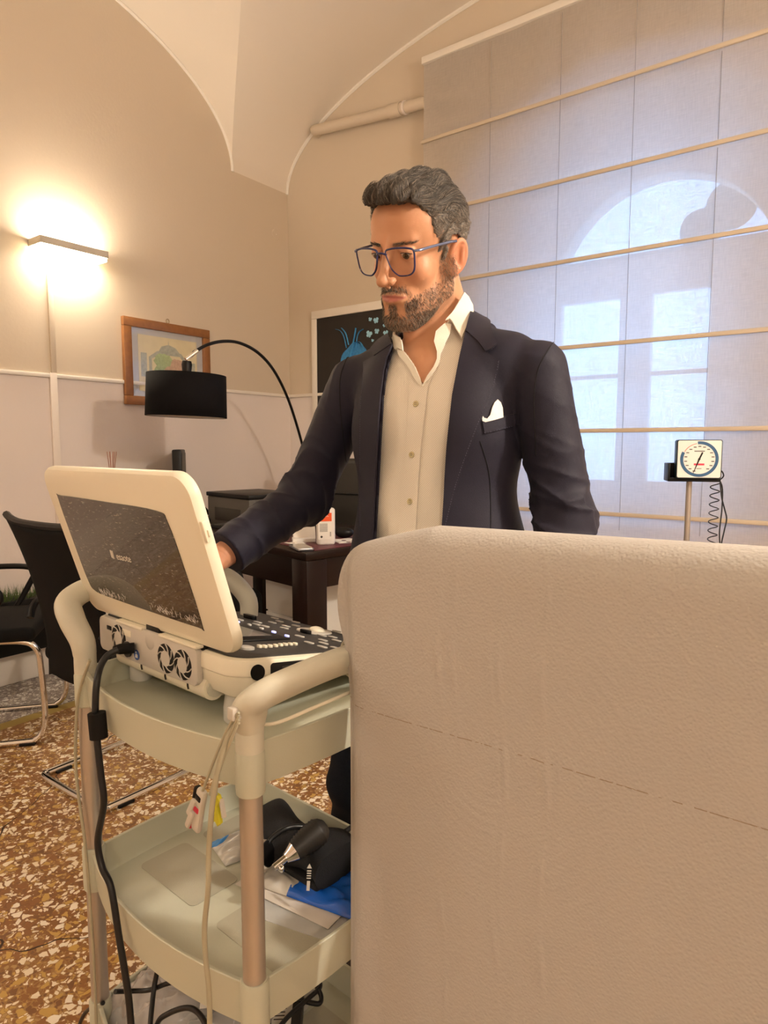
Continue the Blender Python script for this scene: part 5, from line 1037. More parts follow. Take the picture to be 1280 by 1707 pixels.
for (a, b) in ((695, 674), (688, 758), (685, 836)):
    w = rc(np.array([[a, b]], f32), base); n = grad(base, w, 0.004); pos = Vector(tuple(map(float, (w + n * 0.0034)[0]))); X = Matrix.Translation(pos) @ Vector(tuple(map(float, n[0]))).to_track_quat('Z', 'Y').to_matrix().to_4x4()
    q = MB(); q.lathe([(0.0056, 0), (0.0058, 0.0012), (0.0050, 0.0022), (0.0040, 0.0016), (0.0001, 0.0016)], 20, X, cap=False); bt = q.build('button', mat('shirt_button', (0.60, 0.52, 0.30, 1), 0.35), sh)
    q = MB()
    for cx_, cy_ in ((-1, -1), (1, -1), (-1, 1), (1, 1)): q.lathe([(0.0007, 0.0014), (0.0007, 0.0019)], 8, X @ Matrix.Translation((cx_ * 0.0014, cy_ * 0.0014, 0)))
    q.build('button_hole', M['dgrey'], bt)
def colf(P): L = w2h(P); return sm(torso(P, 0.002), neck(L) - 0.010, 0.02)
COLR = [(742, 541), (752, 520), (763, 500), (769, 488), (776, 496), (782, 510), (783, 532), (778, 552), (769, 572), (760, 558), (753, 545), (748, 538)]
ch(patch('collar', COLR, colf, 0, 0.0030, M['shirtw'], sh, 3.0, noff=lambda A: 0.006 + 0.006 * sst(500, 545, A[:, 1])), sh)
ch(patch('collar', [(724, 572), (727, 556), (742, 541), (752, 544), (750, 560), (742, 575), (735, 592), (733, 606), (727, 618), (716, 634), (706, 645), (714, 628), (724, 613), (729, 600), (729, 588)], colf, 0.0045, 0.0026, M['shirtw'], sh, 3.0), sh)
ch(patch('collar', [(651, 542), (656, 545), (664, 558), (671, 563), (674, 572), (676, 588), (668, 584), (663, 586), (660, 579), (655, 566), (650, 552)], colf, 0.007, 0.003, M['shirtw'], sh, 3.0), sh)
ch(patch('collar', [(664, 584), (675, 587), (684, 599), (693, 612), (702, 632), (705, 645), (698, 640), (689, 625), (680, 608), (668, 596)], colf, 0.0035, 0.0024, M['shirtw'], sh, 3.0), sh)
# ---- jacket
M['navy'] = mat('navy_wool', (0.013, 0.0115, 0.025, 1), 0.62, bump=0.25, bscale=900, sheen=0.05, spec=0.3, var=0.12, vscale=60)
M['navyl'] = mat('navy_wool_lapel', (0.0145, 0.013, 0.027, 1), 0.60, bump=0.25, bscale=900, sheen=0.06, spec=0.3)
M['stitch'] = mat('navy_stitching', (0.075, 0.070, 0.11, 1), 0.6); M['seam'] = mat('dark_seam', (0.003, 0.003, 0.006, 1), 0.8)
OPEN = [(640, 520), (657, 578), (646, 620), (641, 660), (638, 700), (634, 780), (627, 905), (624, 940), (612, 1300), (752, 1300), (733, 940), (734, 905), (736, 880), (741, 800), (746, 745), (755, 661), (772, 585), (781, 545), (783, 470), (640, 470)]
def arm(P, a, b, c, r, ph):
    d1 = capf(P, a, b, r[0], r[1]); d2 = capf(P, b, c, r[1], r[2]); d = sm(d1, d2, 0.03)
    ax_ = (c - a) / np.linalg.norm(c - a); s = (P - b) @ ax_; e1 = P @ V3(0.7, -0.6, 0.3); e2 = P @ V3(0.5, 0.8, 0.2)
    wob = 1.5 * np.sin(e1 * 24 + ph) + 1.2 * np.sin(e2 * 33 + 2 * ph + s * 14)
    r1 = (1 - np.abs(np.sin(s * 34 + wob))) ** 3; r2 = (1 - np.abs(np.sin(s * 27 - 1.2 * wob + e1 * 22 + ph))) ** 4; r3 = (1 - np.abs(np.sin(s * 46 + 0.8 * wob - e2 * 30))) ** 3
    g1 = 0.5 + 0.5 * np.sin(e1 * 19 + e2 * 13 + ph); env = 0.0022 + 0.0070 * np.exp(-(s / 0.08) ** 2) + 0.0022 * np.exp(-((s - 0.17) / 0.06) ** 2)
    return d - env * (r1 * g1 + r2 * (1 - g1) + 0.5 * r3) + 0.25 * env
def jackraw(P):
    L = w2t(P); S = L.copy(); S[:, 0] = np.abs(S[:, 0]); d = torso(P, 0.013)
    d = sm(d, capf(S, (0.05, -0.008, 0.006), (0.163, -0.006, -0.018), 0.055, 0.050), 0.03)
    d = sm(d, sm(capf(S, (0.080, -0.022, 0.034), (0.072, -0.068, 0.072), 0.015, 0.014), capf(S, (0.072, -0.068, 0.072), (0.0, -0.110, 0.088), 0.014, 0.014), 0.01), 0.030)
    d = sm(d, ellf(S, (0.03, 0.0, -0.45), (0.165, 0.135, 0.26)), 0.05)
    d = d + 0.0018 * np.sin(L[:, 0] * 55 + L[:, 2] * 20) + 0.0020 * np.sin(L[:, 2] * 30 + L[:, 0] * 25 + 1)
    d = sm(d, arm(P, SHL + V3(0.012, 0, -0.012), ELL, WRL, (0.054, 0.050, 0.044), 0.6), 0.010)
    return sm(d, arm(P, SHR + V3(-0.01, 0, -0.015), ELR, WRR + (WRR - ELR) * 0.03, (0.055, 0.051, 0.045), 2.2), 0.014)
neckcut = lambda P: neck(w2h(P)) - 0.012
def jackf(P):
    u, v, d = pxof(P); j = jackraw(P); L = w2t(P); c = sdpoly(u, v, OPEN) * d / FPX; j = np.maximum(j, -np.maximum(c, -(L[:, 1] + 0.0)))
    a2 = (WRR - ELR) / np.linalg.norm(WRR - ELR); j = np.maximum(j, np.where(P[:, 0] < -0.2, (P - (WRR - a2 * 0.012)) @ a2, -1))
    a3 = (WRL - ELL) / np.linalg.norm(WRL - ELL); j = np.maximum(j, np.where((P[:, 2] < 0.98) & (L[:, 0] < -0.12), (P - (WRL - a3 * 0.02)) @ a3, -1))
    j = np.maximum(j, -neckcut(P)); j = np.maximum(j, -torso(P, 0.004)); j = np.maximum(j, 0.775 - P[:, 2] - 1.0 * (P[:, 0] < -0.2))
    return j
# (sleeve hollows are closed by the arms and cuffs inside them)
jv, jq = mesher(jackf, (-0.42, 1.00, 0.74), (0.44, 1.58, 1.49), 0.0036); jk = pn_(npmesh('jacket', jv, jq, M['navy'])); jk['label'] = 'navy jacket worn open'
def jp(name, poly, off=0.0062, th=0.0040, m=None, **k): return ch(patch(name, poly, jackraw, off, th, m or M['navyl'], jk, **k), jk)
jp('lapel', [(776, 557), (797, 573), (811, 590), (832, 602), (830, 620), (822, 645), (812, 668), (800, 700), (787, 733), (766, 792), (755, 830), (747, 860), (742, 885), (738, 915), (734, 915), (736, 880), (741, 800), (746, 745), (755, 661), (768, 592)])
jp('jacket_collar', [(780, 509), (786, 513), (797, 524), (815, 544), (822, 560), (829, 578), (821, 585), (811, 590), (797, 573), (776, 557), (781, 530)], off=0.0078)
jp('lapel', [(657, 578), (648, 600), (643, 620), (638, 660), (635, 700), (631, 780), (625, 905), (605, 905), (604, 780), (604, 700), (607, 660), (611, 620), (610, 606), (629, 597)])
jp('jacket_collar', [(650, 562), (657, 578), (629, 597), (622, 586), (634, 572)], off=0.0078)
for pts in (((831, 604), (827, 622), (810, 666), (785, 731), (764, 790), (753, 828), (741, 880)), ((813, 592), (822, 586), (828, 579)), ((613, 607), (610, 640), (606, 690), (606, 780), (607, 880))):
    seam('stitching', pts, jackraw, 0.0004, M['stitch'], 0.0085, jk, dash=0.0022)
for pts in (((924, 568), (908, 592), (896, 619), (890, 660), (891, 700), (893, 760)), ((580, 592), (568, 625), (566, 660), (570, 710), (577, 770)), ((800, 735), (815, 790), (818, 860), (817, 905))):
    seam('seam', pts, jackraw, 0.0009, M['seam'], 0.0002, jk)
seam('lapel_fold_seam', ((778, 558), (795, 571), (810, 589)), jackraw, 0.0005, M['seam'], 0.0086, jk)
pk = jp('breast_pocket', [(803, 701), (835, 694), (867, 687), (867, 698), (866, 708), (836, 716), (807, 723)], off=0.0015, th=0.0022, m=M['navy'])
seam('pocket_stitching', ((805, 722), (836, 715), (865, 707)), jackraw, 0.0005, M['stitch'], 0.0028, jk, dash=0.003)
psq = jp('pocket_square', [(802, 691), (806, 697), (811, 698), (816, 692), (819, 680), (823, 671), (828, 666), (833, 671), (836, 680), (837, 696), (824, 700), (808, 704), (803, 702)], off=0.0022, th=0.0022, m=mat('white_silk', (0.85, 0.82, 0.78, 1), 0.5), step=3.0); psq['label'] = 'white pocket square'
# ---- trousers and trainers
def trou(P):
    d = capf(P, V3(0.05, 1.42, 0.90), V3(0.16, 1.33, 0.90), 0.118, 0.118)
    for a, b, c in ((HIPR, KNR, ANR), (HIPL, KNL, ANL)): d = sm(d, sm(capf(P, a, b, 0.095, 0.068), capf(P, b, c, 0.068, 0.058), 0.03), 0.03)
    return np.maximum(np.maximum(d + 0.003 * np.sin(P[:, 2] * 70 + P[:, 0] * 30) * np.exp(-((P[:, 2] - 0.5) / 0.15) ** 2), 0.085 - P[:, 2]), P[:, 2] - 0.98)
tv, tq = mesher(trou, (-0.16, 1.16, 0.05), (0.34, 1.64, 1.04), 0.006); M['denim'] = mat('dark_blue_denim', (0.006, 0.010, 0.020, 1), 0.8, spec=0.25, bump=0.5, bscale=800, var=0.3, vscale=200); tr_ = pn_(npmesh('trousers', tv, tq, M['denim']))
for an in (ANR, ANL):
    fd = V3(-0.62, -0.78, 0); sdv = V3(0.78, -0.62, 0); h0 = V3(an[0], an[1], 0)
    def shoe(P, h0=h0, fd=fd):
        P = P - h0; l = np.stack([P @ sdv, P @ fd, P[:, 2]], 1); d = ellf(l, (0, 0.06, 0.035), (0.046, 0.15, 0.045)); d = sm(d, capf(l, (0, -0.045, 0.04), (0, 0.0, 0.085), 0.040, 0.042), 0.03); d = sm(d, capf(l, (0, 0.02, 0.07), (0, 0.12, 0.045), 0.036, 0.034), 0.02); return np.maximum(np.maximum(d, 0.004 - P[:, 2]), P[:, 2] - 0.115)
    a_, b_ = mesher(shoe, h0 - V3(0.2, 0.25, 0.01), h0 + V3(0.15, 0.15, 0.13), 0.004); so_ = pn_(npmesh('trainer', a_, b_, mat('grey_suede', (0.09, 0.075, 0.065, 1), 0.8)))
    q = MB()
    for k in range(6):
        yy = 0.01 + 0.02 * k; zz = 0.112 - 0.0105 * k
        for s in (-1, 1): q.tube([Vector(tuple(map(float, h0 + sdv * (s * 0.028) + fd * yy + V3(0, 0, zz - 0.008)))), Vector(tuple(map(float, h0 + fd * (yy + 0.01) + V3(0, 0, zz)))), Vector(tuple(map(float, h0 - sdv * (s * 0.028) + fd * (yy + 0.02) + V3(0, 0, zz - 0.010))))], 0.0035, 8)
    q.build('shoelace', M['label'], so_)
    q = MB(); q.prism([(-0.04, -0.085), (0.035, -0.085), (0.045, 0.04), (0.047, 0.13), (0.03, 0.20), (-0.01, 0.21), (-0.04, 0.17), (-0.046, 0.06)], 0.0, 0.022, M=Matrix(((float(sdv[0]), float(fd[0]), 0, float(h0[0])), (float(sdv[1]), float(fd[1]), 0, float(h0[1])), (0, 0, 1, 0), (0, 0, 0, 1))), bev=0.005); q.build('sole', M['white'], so_)
# ---- glasses
gl_ = thing('eyeglasses', 'dark blue rectangular eyeglasses worn by the man', 'glasses', tuple(map(float, h2w((0, 0.11, 0.02)))), 0)
GI = Matrix.Translation(-gl_.location)
M['gblue'] = mat('blue_acetate', (0.012, 0.018, 0.10, 1), 0.22, coat=0.6); M['temple'] = mat('steel_blue_temple', (0.16, 0.19, 0.32, 1), 0.25, metal=0.6)
def lensm():
    m = bpy.data.materials.new('lens'); m.use_nodes = True; nt = m.node_tree; nt.nodes.clear(); o = nt.nodes.new('ShaderNodeOutputMaterial'); t = nt.nodes.new('ShaderNodeBsdfTransparent'); t.inputs[0].default_value = (0.985, 0.985, 0.995, 1); g = nt.nodes.new('ShaderNodeBsdfGlossy'); g.inputs['Roughness'].default_value = 0.03
    mx = nt.nodes.new('ShaderNodeMixShader'); mx.inputs[0].default_value = 0.045; nt.links.new(t.outputs[0], mx.inputs[1]); nt.links.new(g.outputs[0], mx.inputs[2]); nt.links.new(mx.outputs[0], o.inputs[0]); return m
M['lens'] = lensm()
def rim(s):
    out = []
    for x, z in ((0.0095, 0.0345), (0.020, 0.0385), (0.036, 0.0395), (0.052, 0.0385), (0.0625, 0.0345), (0.0625, 0.018), (0.0595, 0.0025), (0.051, -0.0050), (0.035, -0.0068), (0.0265, -0.0040), (0.0175, 0.0050), (0.0118, 0.020)): out.append((s * x, 0.1125 - 0.10 * x - 0.9 * x * x - 0.05 * (0.02 - z), z))
    return [HMM @ p for p in spline(out, 5, closed=True)]
for s in (-1, 1):
    R_ = rim(s); q = MB(); q.tube(R_, 0.0016, 8, closed=True, rs=[(0.0019, 0.0013)] * len(R_)); q.build('rim', M['gblue'], gl_, M=GI)
    q = MB(); c = sum(R_, Vector()) / len(R_); vs = [q.bm.verts.new(p) for p in R_]; cv = q.bm.verts.new(c)
    for i in range(len(vs)): q.bm.faces.new((vs[i], vs[(i + 1) % len(vs)], cv))
    q.build('lens', M['lens'], gl_, M=GI)
    tp_ = [HMM @ Vector(p) for p in ((s * 0.0615, 0.1035, 0.034), (s * 0.071, 0.098, 0.034), (s * 0.0745, 0.070, 0.034), (s * 0.077, 0.030, 0.033), (s * 0.079, 0.006, 0.032), (s * 0.0775, -0.014, 0.028), (s * 0.075, -0.034, 0.012), (s * 0.073, -0.040, -0.002))]
    q = MB(); S = spline(tp_, 6); q.tube(S, 0.0018, 8, rs=[(0.0022, 0.0010)] * len(S)); q.build('temple', M['temple'], gl_, M=GI)
q = MB(); q.tube(spline([HMM @ Vector(p) for p in ((-0.0105, 0.111, 0.029), (-0.005, 0.1155, 0.032), (0, 0.117, 0.0325), (0.005, 0.1155, 0.032), (0.0105, 0.111, 0.029))], 5), 0.0019, 8); q.build('bridge', M['gblue'], gl_, M=GI)
# ================================================================ FURNITURE AND FITTINGS BEHIND
def on_wall(px, py, which, off):      # point of a wall plane seen at a pixel, in room axes (s, t, z)
    r = sight(px, py); n, c = (AX_V, WA + off) if which == 'A' else (AX_U, WB - off)
    p = CO + r * ((c - CO.dot(n)) / r.dot(n)); return p.dot(AX_V), p.dot(AX_U), p.z
# cable duct, junction cover, pipe
dc = thing('cable_duct', 'narrow tan cable duct running down the wall below the lit lamp', 'cable duct', room(WA, 1.838, 0.19), RA)
q = MB(); q.box(0, 0.012, -0.008, 0.020, 1.42, 2.02, 0.002); q.build('duct_upper', M['wallup'], dc)
q = MB(); q.box(0, 0.016, -0.020, 0.018, 0.0, 1.42, 0.003); q.build('duct_lower', M['walllow'], dc)
jb = thing('junction_cover', 'small round cover plate on the tan wall near the corner', 'wall plate', room(WA, 3.495, 2.728), RA)
q = MB(); q.lathe([(0.036, 0), (0.038, 0.003), (0.034, 0.007), (0.0, 0.008)], 28, Matrix.Rotation(PI / 2, 4, 'Y'), cap=False); q.build('cover_plate', M['wallup'], jb)
q = MB(); q.lathe([(0.004, 0.0075), (0.004, 0.009)], 12, Matrix.Rotation(PI / 2, 4, 'Y')); q.build('screw', M['trimw'], jb)
pp = thing('wall_pipe', 'thick tan-painted pipe crossing the upper wall and passing behind the blind', 'pipe', room(-3.0, WB - 0.06, 3.35), RA)
q = MB(); q.tube(spline([(-0.235, 0.08, 0.03), (-0.235, 0.02, 0.03), (-0.20, 0.0, 0.02), (-0.10, 0.0, 0.008), (0.3, 0.0, -0.028), (1.0, 0.0, -0.085)], 6), 0.034, 20); q.build('pipe', M['wallup'], pp)
q = MB(); q.tube([(0.41, 0, -0.0375), (0.50, 0, -0.044)], 0.041, 20); q.build('coupling', M['wallup'], pp)
q = MB(); q.tube([(0.52, 0, -0.046), (0.535, 0, -0.047)], 0.040, 20); q.build('clamp', M['walllow'], pp)
# wooden-framed watercolour on the left wall
def frame_mb(w, h, b, d):
    q = MB()
    for (x0, x1, z0, z1) in ((0, w, 0, b), (0, w, h - b, h), (0, b, b, h - b), (w - b, w, b, h - b)): q.box(0, d, x0, x1, z0, z1, 0.004)
    return q
M['oak'] = mat('reddish_oak', (0.26, 0.105, 0.032, 1), 0.4, var=0.3, vscale=30, coat=0.2)
fA = thing('framed_watercolour', 'wooden framed watercolour of a domed building among trees, hung by a ring', 'picture', room(WA, 2.25, 1.467), RA)
frame_mb(0.617, 0.503, 0.052, 0.028).build('picture_frame', M['oak'], fA)
q = MB(); q.box(0.004, 0.010, 0.045, 0.572, 0.045, 0.458); q.build('mount_board', mat('pale_mount', (0.52, 0.52, 0.53, 1), 0.7), fA, smooth=False)
q = MB(); q.box(0.010, 0.012, 0.100, 0.520, 0.085, 0.415); q.build('watercolour_sheet', mat('aged_paper', (0.72, 0.64, 0.42, 1), 0.7, var=0.1, vscale=20), fA, smooth=False)
def wm(name, c): return mat(name, c, 0.8, var=0.35, vscale=60)
def flat(q, cy, cz, ry, rz, x0, n=22, jit=0.10, seed=0):
    rg = random.Random(seed); q.prism([(cy + ry * math.cos(2 * PI * k / n) * (1 + rg.uniform(-jit, jit)), cz + rz * math.sin(2 * PI * k / n) * (1 + rg.uniform(-jit, jit))) for k in range(n)], 0, 0.0006, M=Matrix(((0, 0, 1, x0), (1, 0, 0, 0), (0, 1, 0, 0), (0, 0, 0, 1)))); return q
q = MB(); FM = Matrix(((0, 0, 1, 0.0122), (1, 0, 0, 0), (0, 1, 0, 0), (0, 0, 0, 1)))
q.prism([(0.17, 0.10), (0.17, 0.29), (0.23, 0.33), (0.40, 0.33), (0.46, 0.27), (0.46, 0.10), (0.44, 0.10), (0.44, 0.26), (0.39, 0.31), (0.24, 0.31), (0.19, 0.28), (0.19, 0.10)], 0, 0.0006, M=FM); q.prism([(0.24, 0.33), (0.26, 0.36), (0.31, 0.375), (0.36, 0.36), (0.39, 0.33)], 0, 0.0006, M=FM); q.prism([(0.308, 0.375), (0.312, 0.375), (0.31, 0.40)], 0, 0.0006, M=FM)
q.prism([(0.115, 0.17), (0.155, 0.17), (0.155, 0.31), (0.115, 0.31)], 0, 0.0006, M=FM); q.prism([(0.475, 0.17), (0.505, 0.17), (0.505, 0.28), (0.475, 0.28)], 0, 0.0006, M=FM); q.build('painted_dome', wm('paint_blue_grey', (0.42, 0.44, 0.38, 1)), fA, smooth=False)
q = MB(); flat(q, 0.27, 0.27, 0.065, 0.05, 0.0130, seed=1); flat(q, 0.24, 0.18, 0.045, 0.06, 0.0132, seed=2); flat(q, 0.38, 0.17, 0.03, 0.05, 0.0132, seed=3); q.build('painted_trees', wm('paint_green', (0.36, 0.45, 0.24, 1)), fA, smooth=False)
q = MB(); flat(q, 0.37, 0.25, 0.05, 0.045, 0.0131, seed=4); flat(q, 0.31, 0.21, 0.035, 0.035, 0.0134, seed=6); q.build('painted_blossom', wm('paint_rose', (0.52, 0.36, 0.26, 1)), fA, smooth=False)
q = MB(); q.tube([Vector((0.012, 0.31 + 0.011 * math.cos(a), 0.517 + 0.013 * math.sin(a))) for a in [2 * PI * k / 18 for k in range(18)]], 0.0022, 6, closed=True); q.build('hanging_ring', M['brass'], fA)
q = MB(); q.box(0.0135, 0.0145, 0.05, 0.567, 0.05, 0.453); q.build('picture_glass', M['glass'], fA, smooth=False)
# heart painting on the window wall
fB = thing('heart_painting', 'white framed dark painting of a blue anatomical heart with butterflies', 'picture', room(-3.31, WB, 1.40), RA)
q = MB()
for (x0, x1, z0, z1) in ((0, 0.90, 0, 0.055), (0, 0.90, 0.725, 0.78), (0, 0.045, 0.055, 0.725), (0.855, 0.90, 0.055, 0.725)): q.box(x0, x1, -0.022, 0, z0, z1, 0.004)
q.build('picture_frame', M['trimw'], fB)
q = MB(); q.box(0.04, 0.86, -0.012, -0.004, 0.05, 0.73); q.build('canvas', mat('black_canvas', (0.016, 0.012, 0.010, 1), 0.6, var=0.4, vscale=6), fB, smooth=False)
M['pblue'] = wm('paint_sky_blue', (0.04, 0.22, 0.50, 1)); M['pice'] = wm('paint_ice_blue', (0.32, 0.60, 0.80, 1))
def wb(px, py): s, t, z = on_wall(px, py, 'B', 0.012); return s + 3.31, z - 1.40
BM = Matrix(((1, 0, 0, 0), (0, 0, -1, -0.0125), (0, 1, 0, 0), (0, 0, 0, 1)))
hx, hz = wb(590, 590); q = MB(); n = 36
hp = []
for k in range(n):
    a = 2 * PI * k / n; r_ = 1 - 0.10 * math.sin(a) + 0.08 * math.sin(2 * a + 0.6) + 0.04 * math.sin(5 * a); hp.append((hx + 0.115 * r_ * math.cos(a) - 0.06 * max(0, -math.sin(a)), hz - 0.055 + 0.150 * r_ * math.sin(a)))
q.prism(hp, 0, 0.001, M=BM); ht = q.build('painted_heart', M['pblue'], fB)
for pts, w in ((((560, 549), (568, 552), (574, 562), (578, 580)), 0.010), (((570, 547), (577, 556), (582, 575)), 0.013), (((594, 547), (592, 560), (588, 580)), 0.014), (((606, 549), (600, 553), (596, 562), (594, 580)), 0.010), (((584, 600), (590, 575), (600, 570), (607, 580)), 0.016)):
    q = MB(); P_ = [wb(*p) for p in pts]; q.tube(spline([(p[0], -0.0125, p[1]) for p in P_], 5), w, 8, rs=[(0.0015, w)] * (5 * (len(P_) - 1) + 1)); q.build('painted_vessel', mat('paint_vessel_blue', (0.06, 0.30, 0.58, 1), 0.7, var=0.4, vscale=50), fB)
for px, py, sz in ((617, 533, .8), (627, 535, 1.2), (641, 531, .9), (641, 543, .7), (615, 558, 1.4), (628, 553, 1.05), (643, 556, 1.1), (621, 568, .6), (533, 683, 1.0), (547, 671, .9), (556, 660, .7), (655, 520, 1.0), (668, 545, 1), (690, 530, 1.1), (700, 560, 1)):
    cx, cz = wb(px, py); ro_ = random.uniform(-0.4, 0.4); q = MB()
    for sx1 in (-1, 1):
        for a0, L_, w_ in ((0.75, 0.020, 0.0085), (-0.65, 0.014, 0.0065)):
            a0 = a0 + random.uniform(-.1, .1); ca, sa = math.cos(a0), math.sin(a0); poly = []
            for k in range(12):
                t = 2 * PI * k / 12; u = L_ * (0.55 + 0.5 * math.cos(t)); v_ = w_ * math.sin(t) * (0.6 + 0.4 * math.cos(t) + 0.4); x = sx1 * (u * ca - v_ * sa); z = u * sa + v_ * ca
                poly.append((cx + sz * (x * math.cos(ro_) - z * math.sin(ro_)), cz + sz * (x * math.sin(ro_) + z * math.cos(ro_))))
            q.prism(poly, 0, 0.0012, M=BM)
    q.build('painted_butterfly', M['pice'], fB)
# grass planter on the left wall
gpn = thing('grass_planter', 'long black planter of artificial grass along the left wall', 'planter', room(WA + 0.02, 1.35, 0.19), RA)
q = MB(); q.box(0.0, 0.14, -0.65, 0.5, 0.0, 0.27, 0.005); q.build('planter_box', M['black'], gpn)
q = MB()
for i in range(900):
    x, y = random.uniform(0.01, 0.13), random.uniform(-0.64, 0.49); h = random.uniform(0.03, 0.075); dx, dy = random.gauss(0, 0.014), random.gauss(0, 0.014)
    a = [q.bm.verts.new((x - 0.0025, y, 0.268)), q.bm.verts.new((x + 0.0025, y, 0.268)), q.bm.verts.new((x, y + 0.002, 0.268)), q.bm.verts.new((x + dx, y + dy, 0.27 + h))]
    for f in ((0, 1, 3), (1, 2, 3), (2, 0, 3)): q.bm.faces.new([a[k] for k in f])
setp(q.build('grass_blades', mat('artificial_grass', (0.10, 0.16, 0.04, 1), 0.7, var=0.4, vscale=90), gpn), kind='stuff')
# ---------------------------------------------------------------- visitor chairs
M['mesh'] = mat('black_mesh_fabric', (0.004, 0.0035, 0.0035, 1), 0.75, spec=0.2, bump=0.5, bscale=600)
def visitor_chair(loc, rz, label):
    t = thing('visitor_chair', label, 'chair', loc, rz, 'chrome cantilever chairs before the desk')
    W = 0.205
    half = [(-W, -0.20, 0.0135), (-W, 0.17, 0.0135), (-W, 0.23, 0.020), (-W, 0.262, 0.06), (-W, 0.27, 0.14), (-W, 0.262, 0.33), (-W, 0.25, 0.40), (-W, 0.20, 0.435), (-W, 0.05, 0.44), (-W, -0.12, 0.435), (-W, -0.17, 0.44), (-W, -0.19, 0.45)]
    pts = [Vector(p) for p in reversed(half)] + [Vector((-W + 0.01, -0.235, 0.0135)), Vector((-W + 0.05, -0.25, 0.0135)), Vector((W - 0.05, -0.25, 0.0135)), Vector((W - 0.01, -0.235, 0.0135))] + [Vector((-p[0], p[1], p[2])) for p in half]
    q = MB(); q.tube(spline(pts, 6), 0.0125, 14); q.build('chrome_frame', M['chrome'], t, ang=60)
    for sx1 in (-1, 1):
        for y in (0.20, -0.17):
            q = MB(); q.box(sx1 * W - 0.017, sx1 * W + 0.017, y - 0.03, y + 0.03, 0.0, 0.012, 0.003); q.build('floor_glide', M['black'], t)
        q = MB(); q.tube(spline([(sx1 * 0.235, -0.245, 0.60), (sx1 * 0.262, -0.20, 0.655), (sx1 * 0.268, -0.05, 0.668), (sx1 * 0.268, 0.10, 0.665), (sx1 * 0.266, 0.145, 0.640), (sx1 * 0.262, 0.12, 0.58), (sx1 * 0.24, 0.06, 0.47), (sx1 * 0.205, 0.03, 0.44)], 6), 0.013, 10); q.build('armrest', M['black'], t)
    q = MB(); q.box(-0.23, 0.23, -0.21, 0.25, 0.435, 0.495, 0.025, 4); q.build('seat', M['mesh'], t)
    q = MB()
    def bk(a, b):
        z = 0.40 + 0.56 * b; w = 0.195 + 0.07 * b * b + 0.012 * (1 - min(1, b * 5)); x = (a - 0.5) * 2 * w
        return (x, -0.225 - 0.10 * b * b + 0.045 * (1 - (2 * a - 1) ** 2) * -1 * 0.6 + 0.03, z + 0.018 * (abs(2 * a - 1) ** 4) * b - 0.02 * (1 - b) * abs(2 * a - 1) ** 6)
    q.grid(bk, 16, 20); q.build('backrest', M['mesh'], t, solid=0.014)
    q = MB(); q.tube([Vector(bk(k / 16, 1)) + Vector((0, 0, 0.004)) for k in range(17)], 0.013, 8); q.build('back_rail', M['black'], t)
    return t
visitor_chair(room(-2.215, 1.39, 0), RA, 'black mesh chair with chrome runners standing behind the trolley')
visitor_chair(room(-3.03, 1.22, 0), RA - math.radians(39), 'black padded chair with armrests cut off by the left edge of the photo')
# ---------------------------------------------------------------- desk
DA = RA - math.radians(10); DO = at_z(510, 922, 0.80); DZ = 0.80
dsk = thing('desk', 'dark mahogany desk with thick square legs behind the ultrasound machine', 'desk', (DO.x, DO.y, 0), DA)
q = MB(); q.box(-1.42, 0.0, 0.0, 0.76, 0.765, DZ, 0.006); q.build('desk_top', M['wood'], dsk)
q = MB(); q.box(-1.38, -0.03, 0.03, 0.055, 0.64, 0.765); q.box(-1.38, -0.03, 0.70, 0.725, 0.64, 0.765); q.box(-0.055, -0.03, 0.03, 0.72, 0.64, 0.765); q.box(-1.385, -1.36, 0.03, 0.72, 0.64, 0.765); q.build('apron', M['wood'], dsk)
for x, y in ((-0.06, 0.065), (-1.35, 0.065), (-0.06, 0.69), (-1.35, 0.69)):
    q = MB(); q.box(x - 0.055, x + 0.05, y - 0.055, y + 0.05, 0, 0.765, 0.006); q.build('leg', M['wood'], dsk)
q = MB(); q.box(-0.72, -0.02, 0.06, 0.50, DZ, DZ + 0.003, 0.001); q.build('desk_pad', mat('burgundy_leather', (0.10, 0.02, 0.032, 1), 0.35), dsk)
def dz(px, py, z=DZ): p = at_z(px, py, z); return Vector((p.x, p.y, z))
dc_ = thing('drawer_cabinet', 'white metal drawer cabinet under the desk', 'cabinet', tuple(at_z(470, 1100, 0.0) * 0 + Vector((at(470, 985, 3.15).x, 3.15, 0))), DA)
q = MB(); q.box(-0.14, 0.24, 0.0, 0.45, 0.0, 0.62, 0.004); q.build('cabinet_body', M['white'], dc_)
for k in range(3):
    q = MB(); q.box(-0.137, 0.237, -0.012, 0.0, 0.02 + 0.2 * k, 0.212 + 0.2 * k, 0.003); d_ = q.build('drawer', M['white'], dc_)
    q = MB(); q.box(-0.02, 0.10, -0.016, -0.011, 0.170 + 0.2 * k, 0.180 + 0.2 * k, 0.002); q.build('drawer_pull', M['brass'], d_)
p_ = at(398, 985, 2.95); bg = thing('black_bag', 'black bag standing upright under the desk beside the white cabinet', 'bag', (p_.x, p_.y, 0), DA)
q = MB(); q.box(-0.13, 0.10, -0.08, 0.08, 0.0, 0.60, 0.05, 4); q.build('bag_body', M['mesh'], bg)
q = MB(); q.tube(spline([(-0.06, 0, 0.59), (-0.05, 0, 0.66), (0.02, 0, 0.66), (0.03, 0, 0.59)], 6), 0.008, 8); q.build('bag_handle', M['black'], bg)
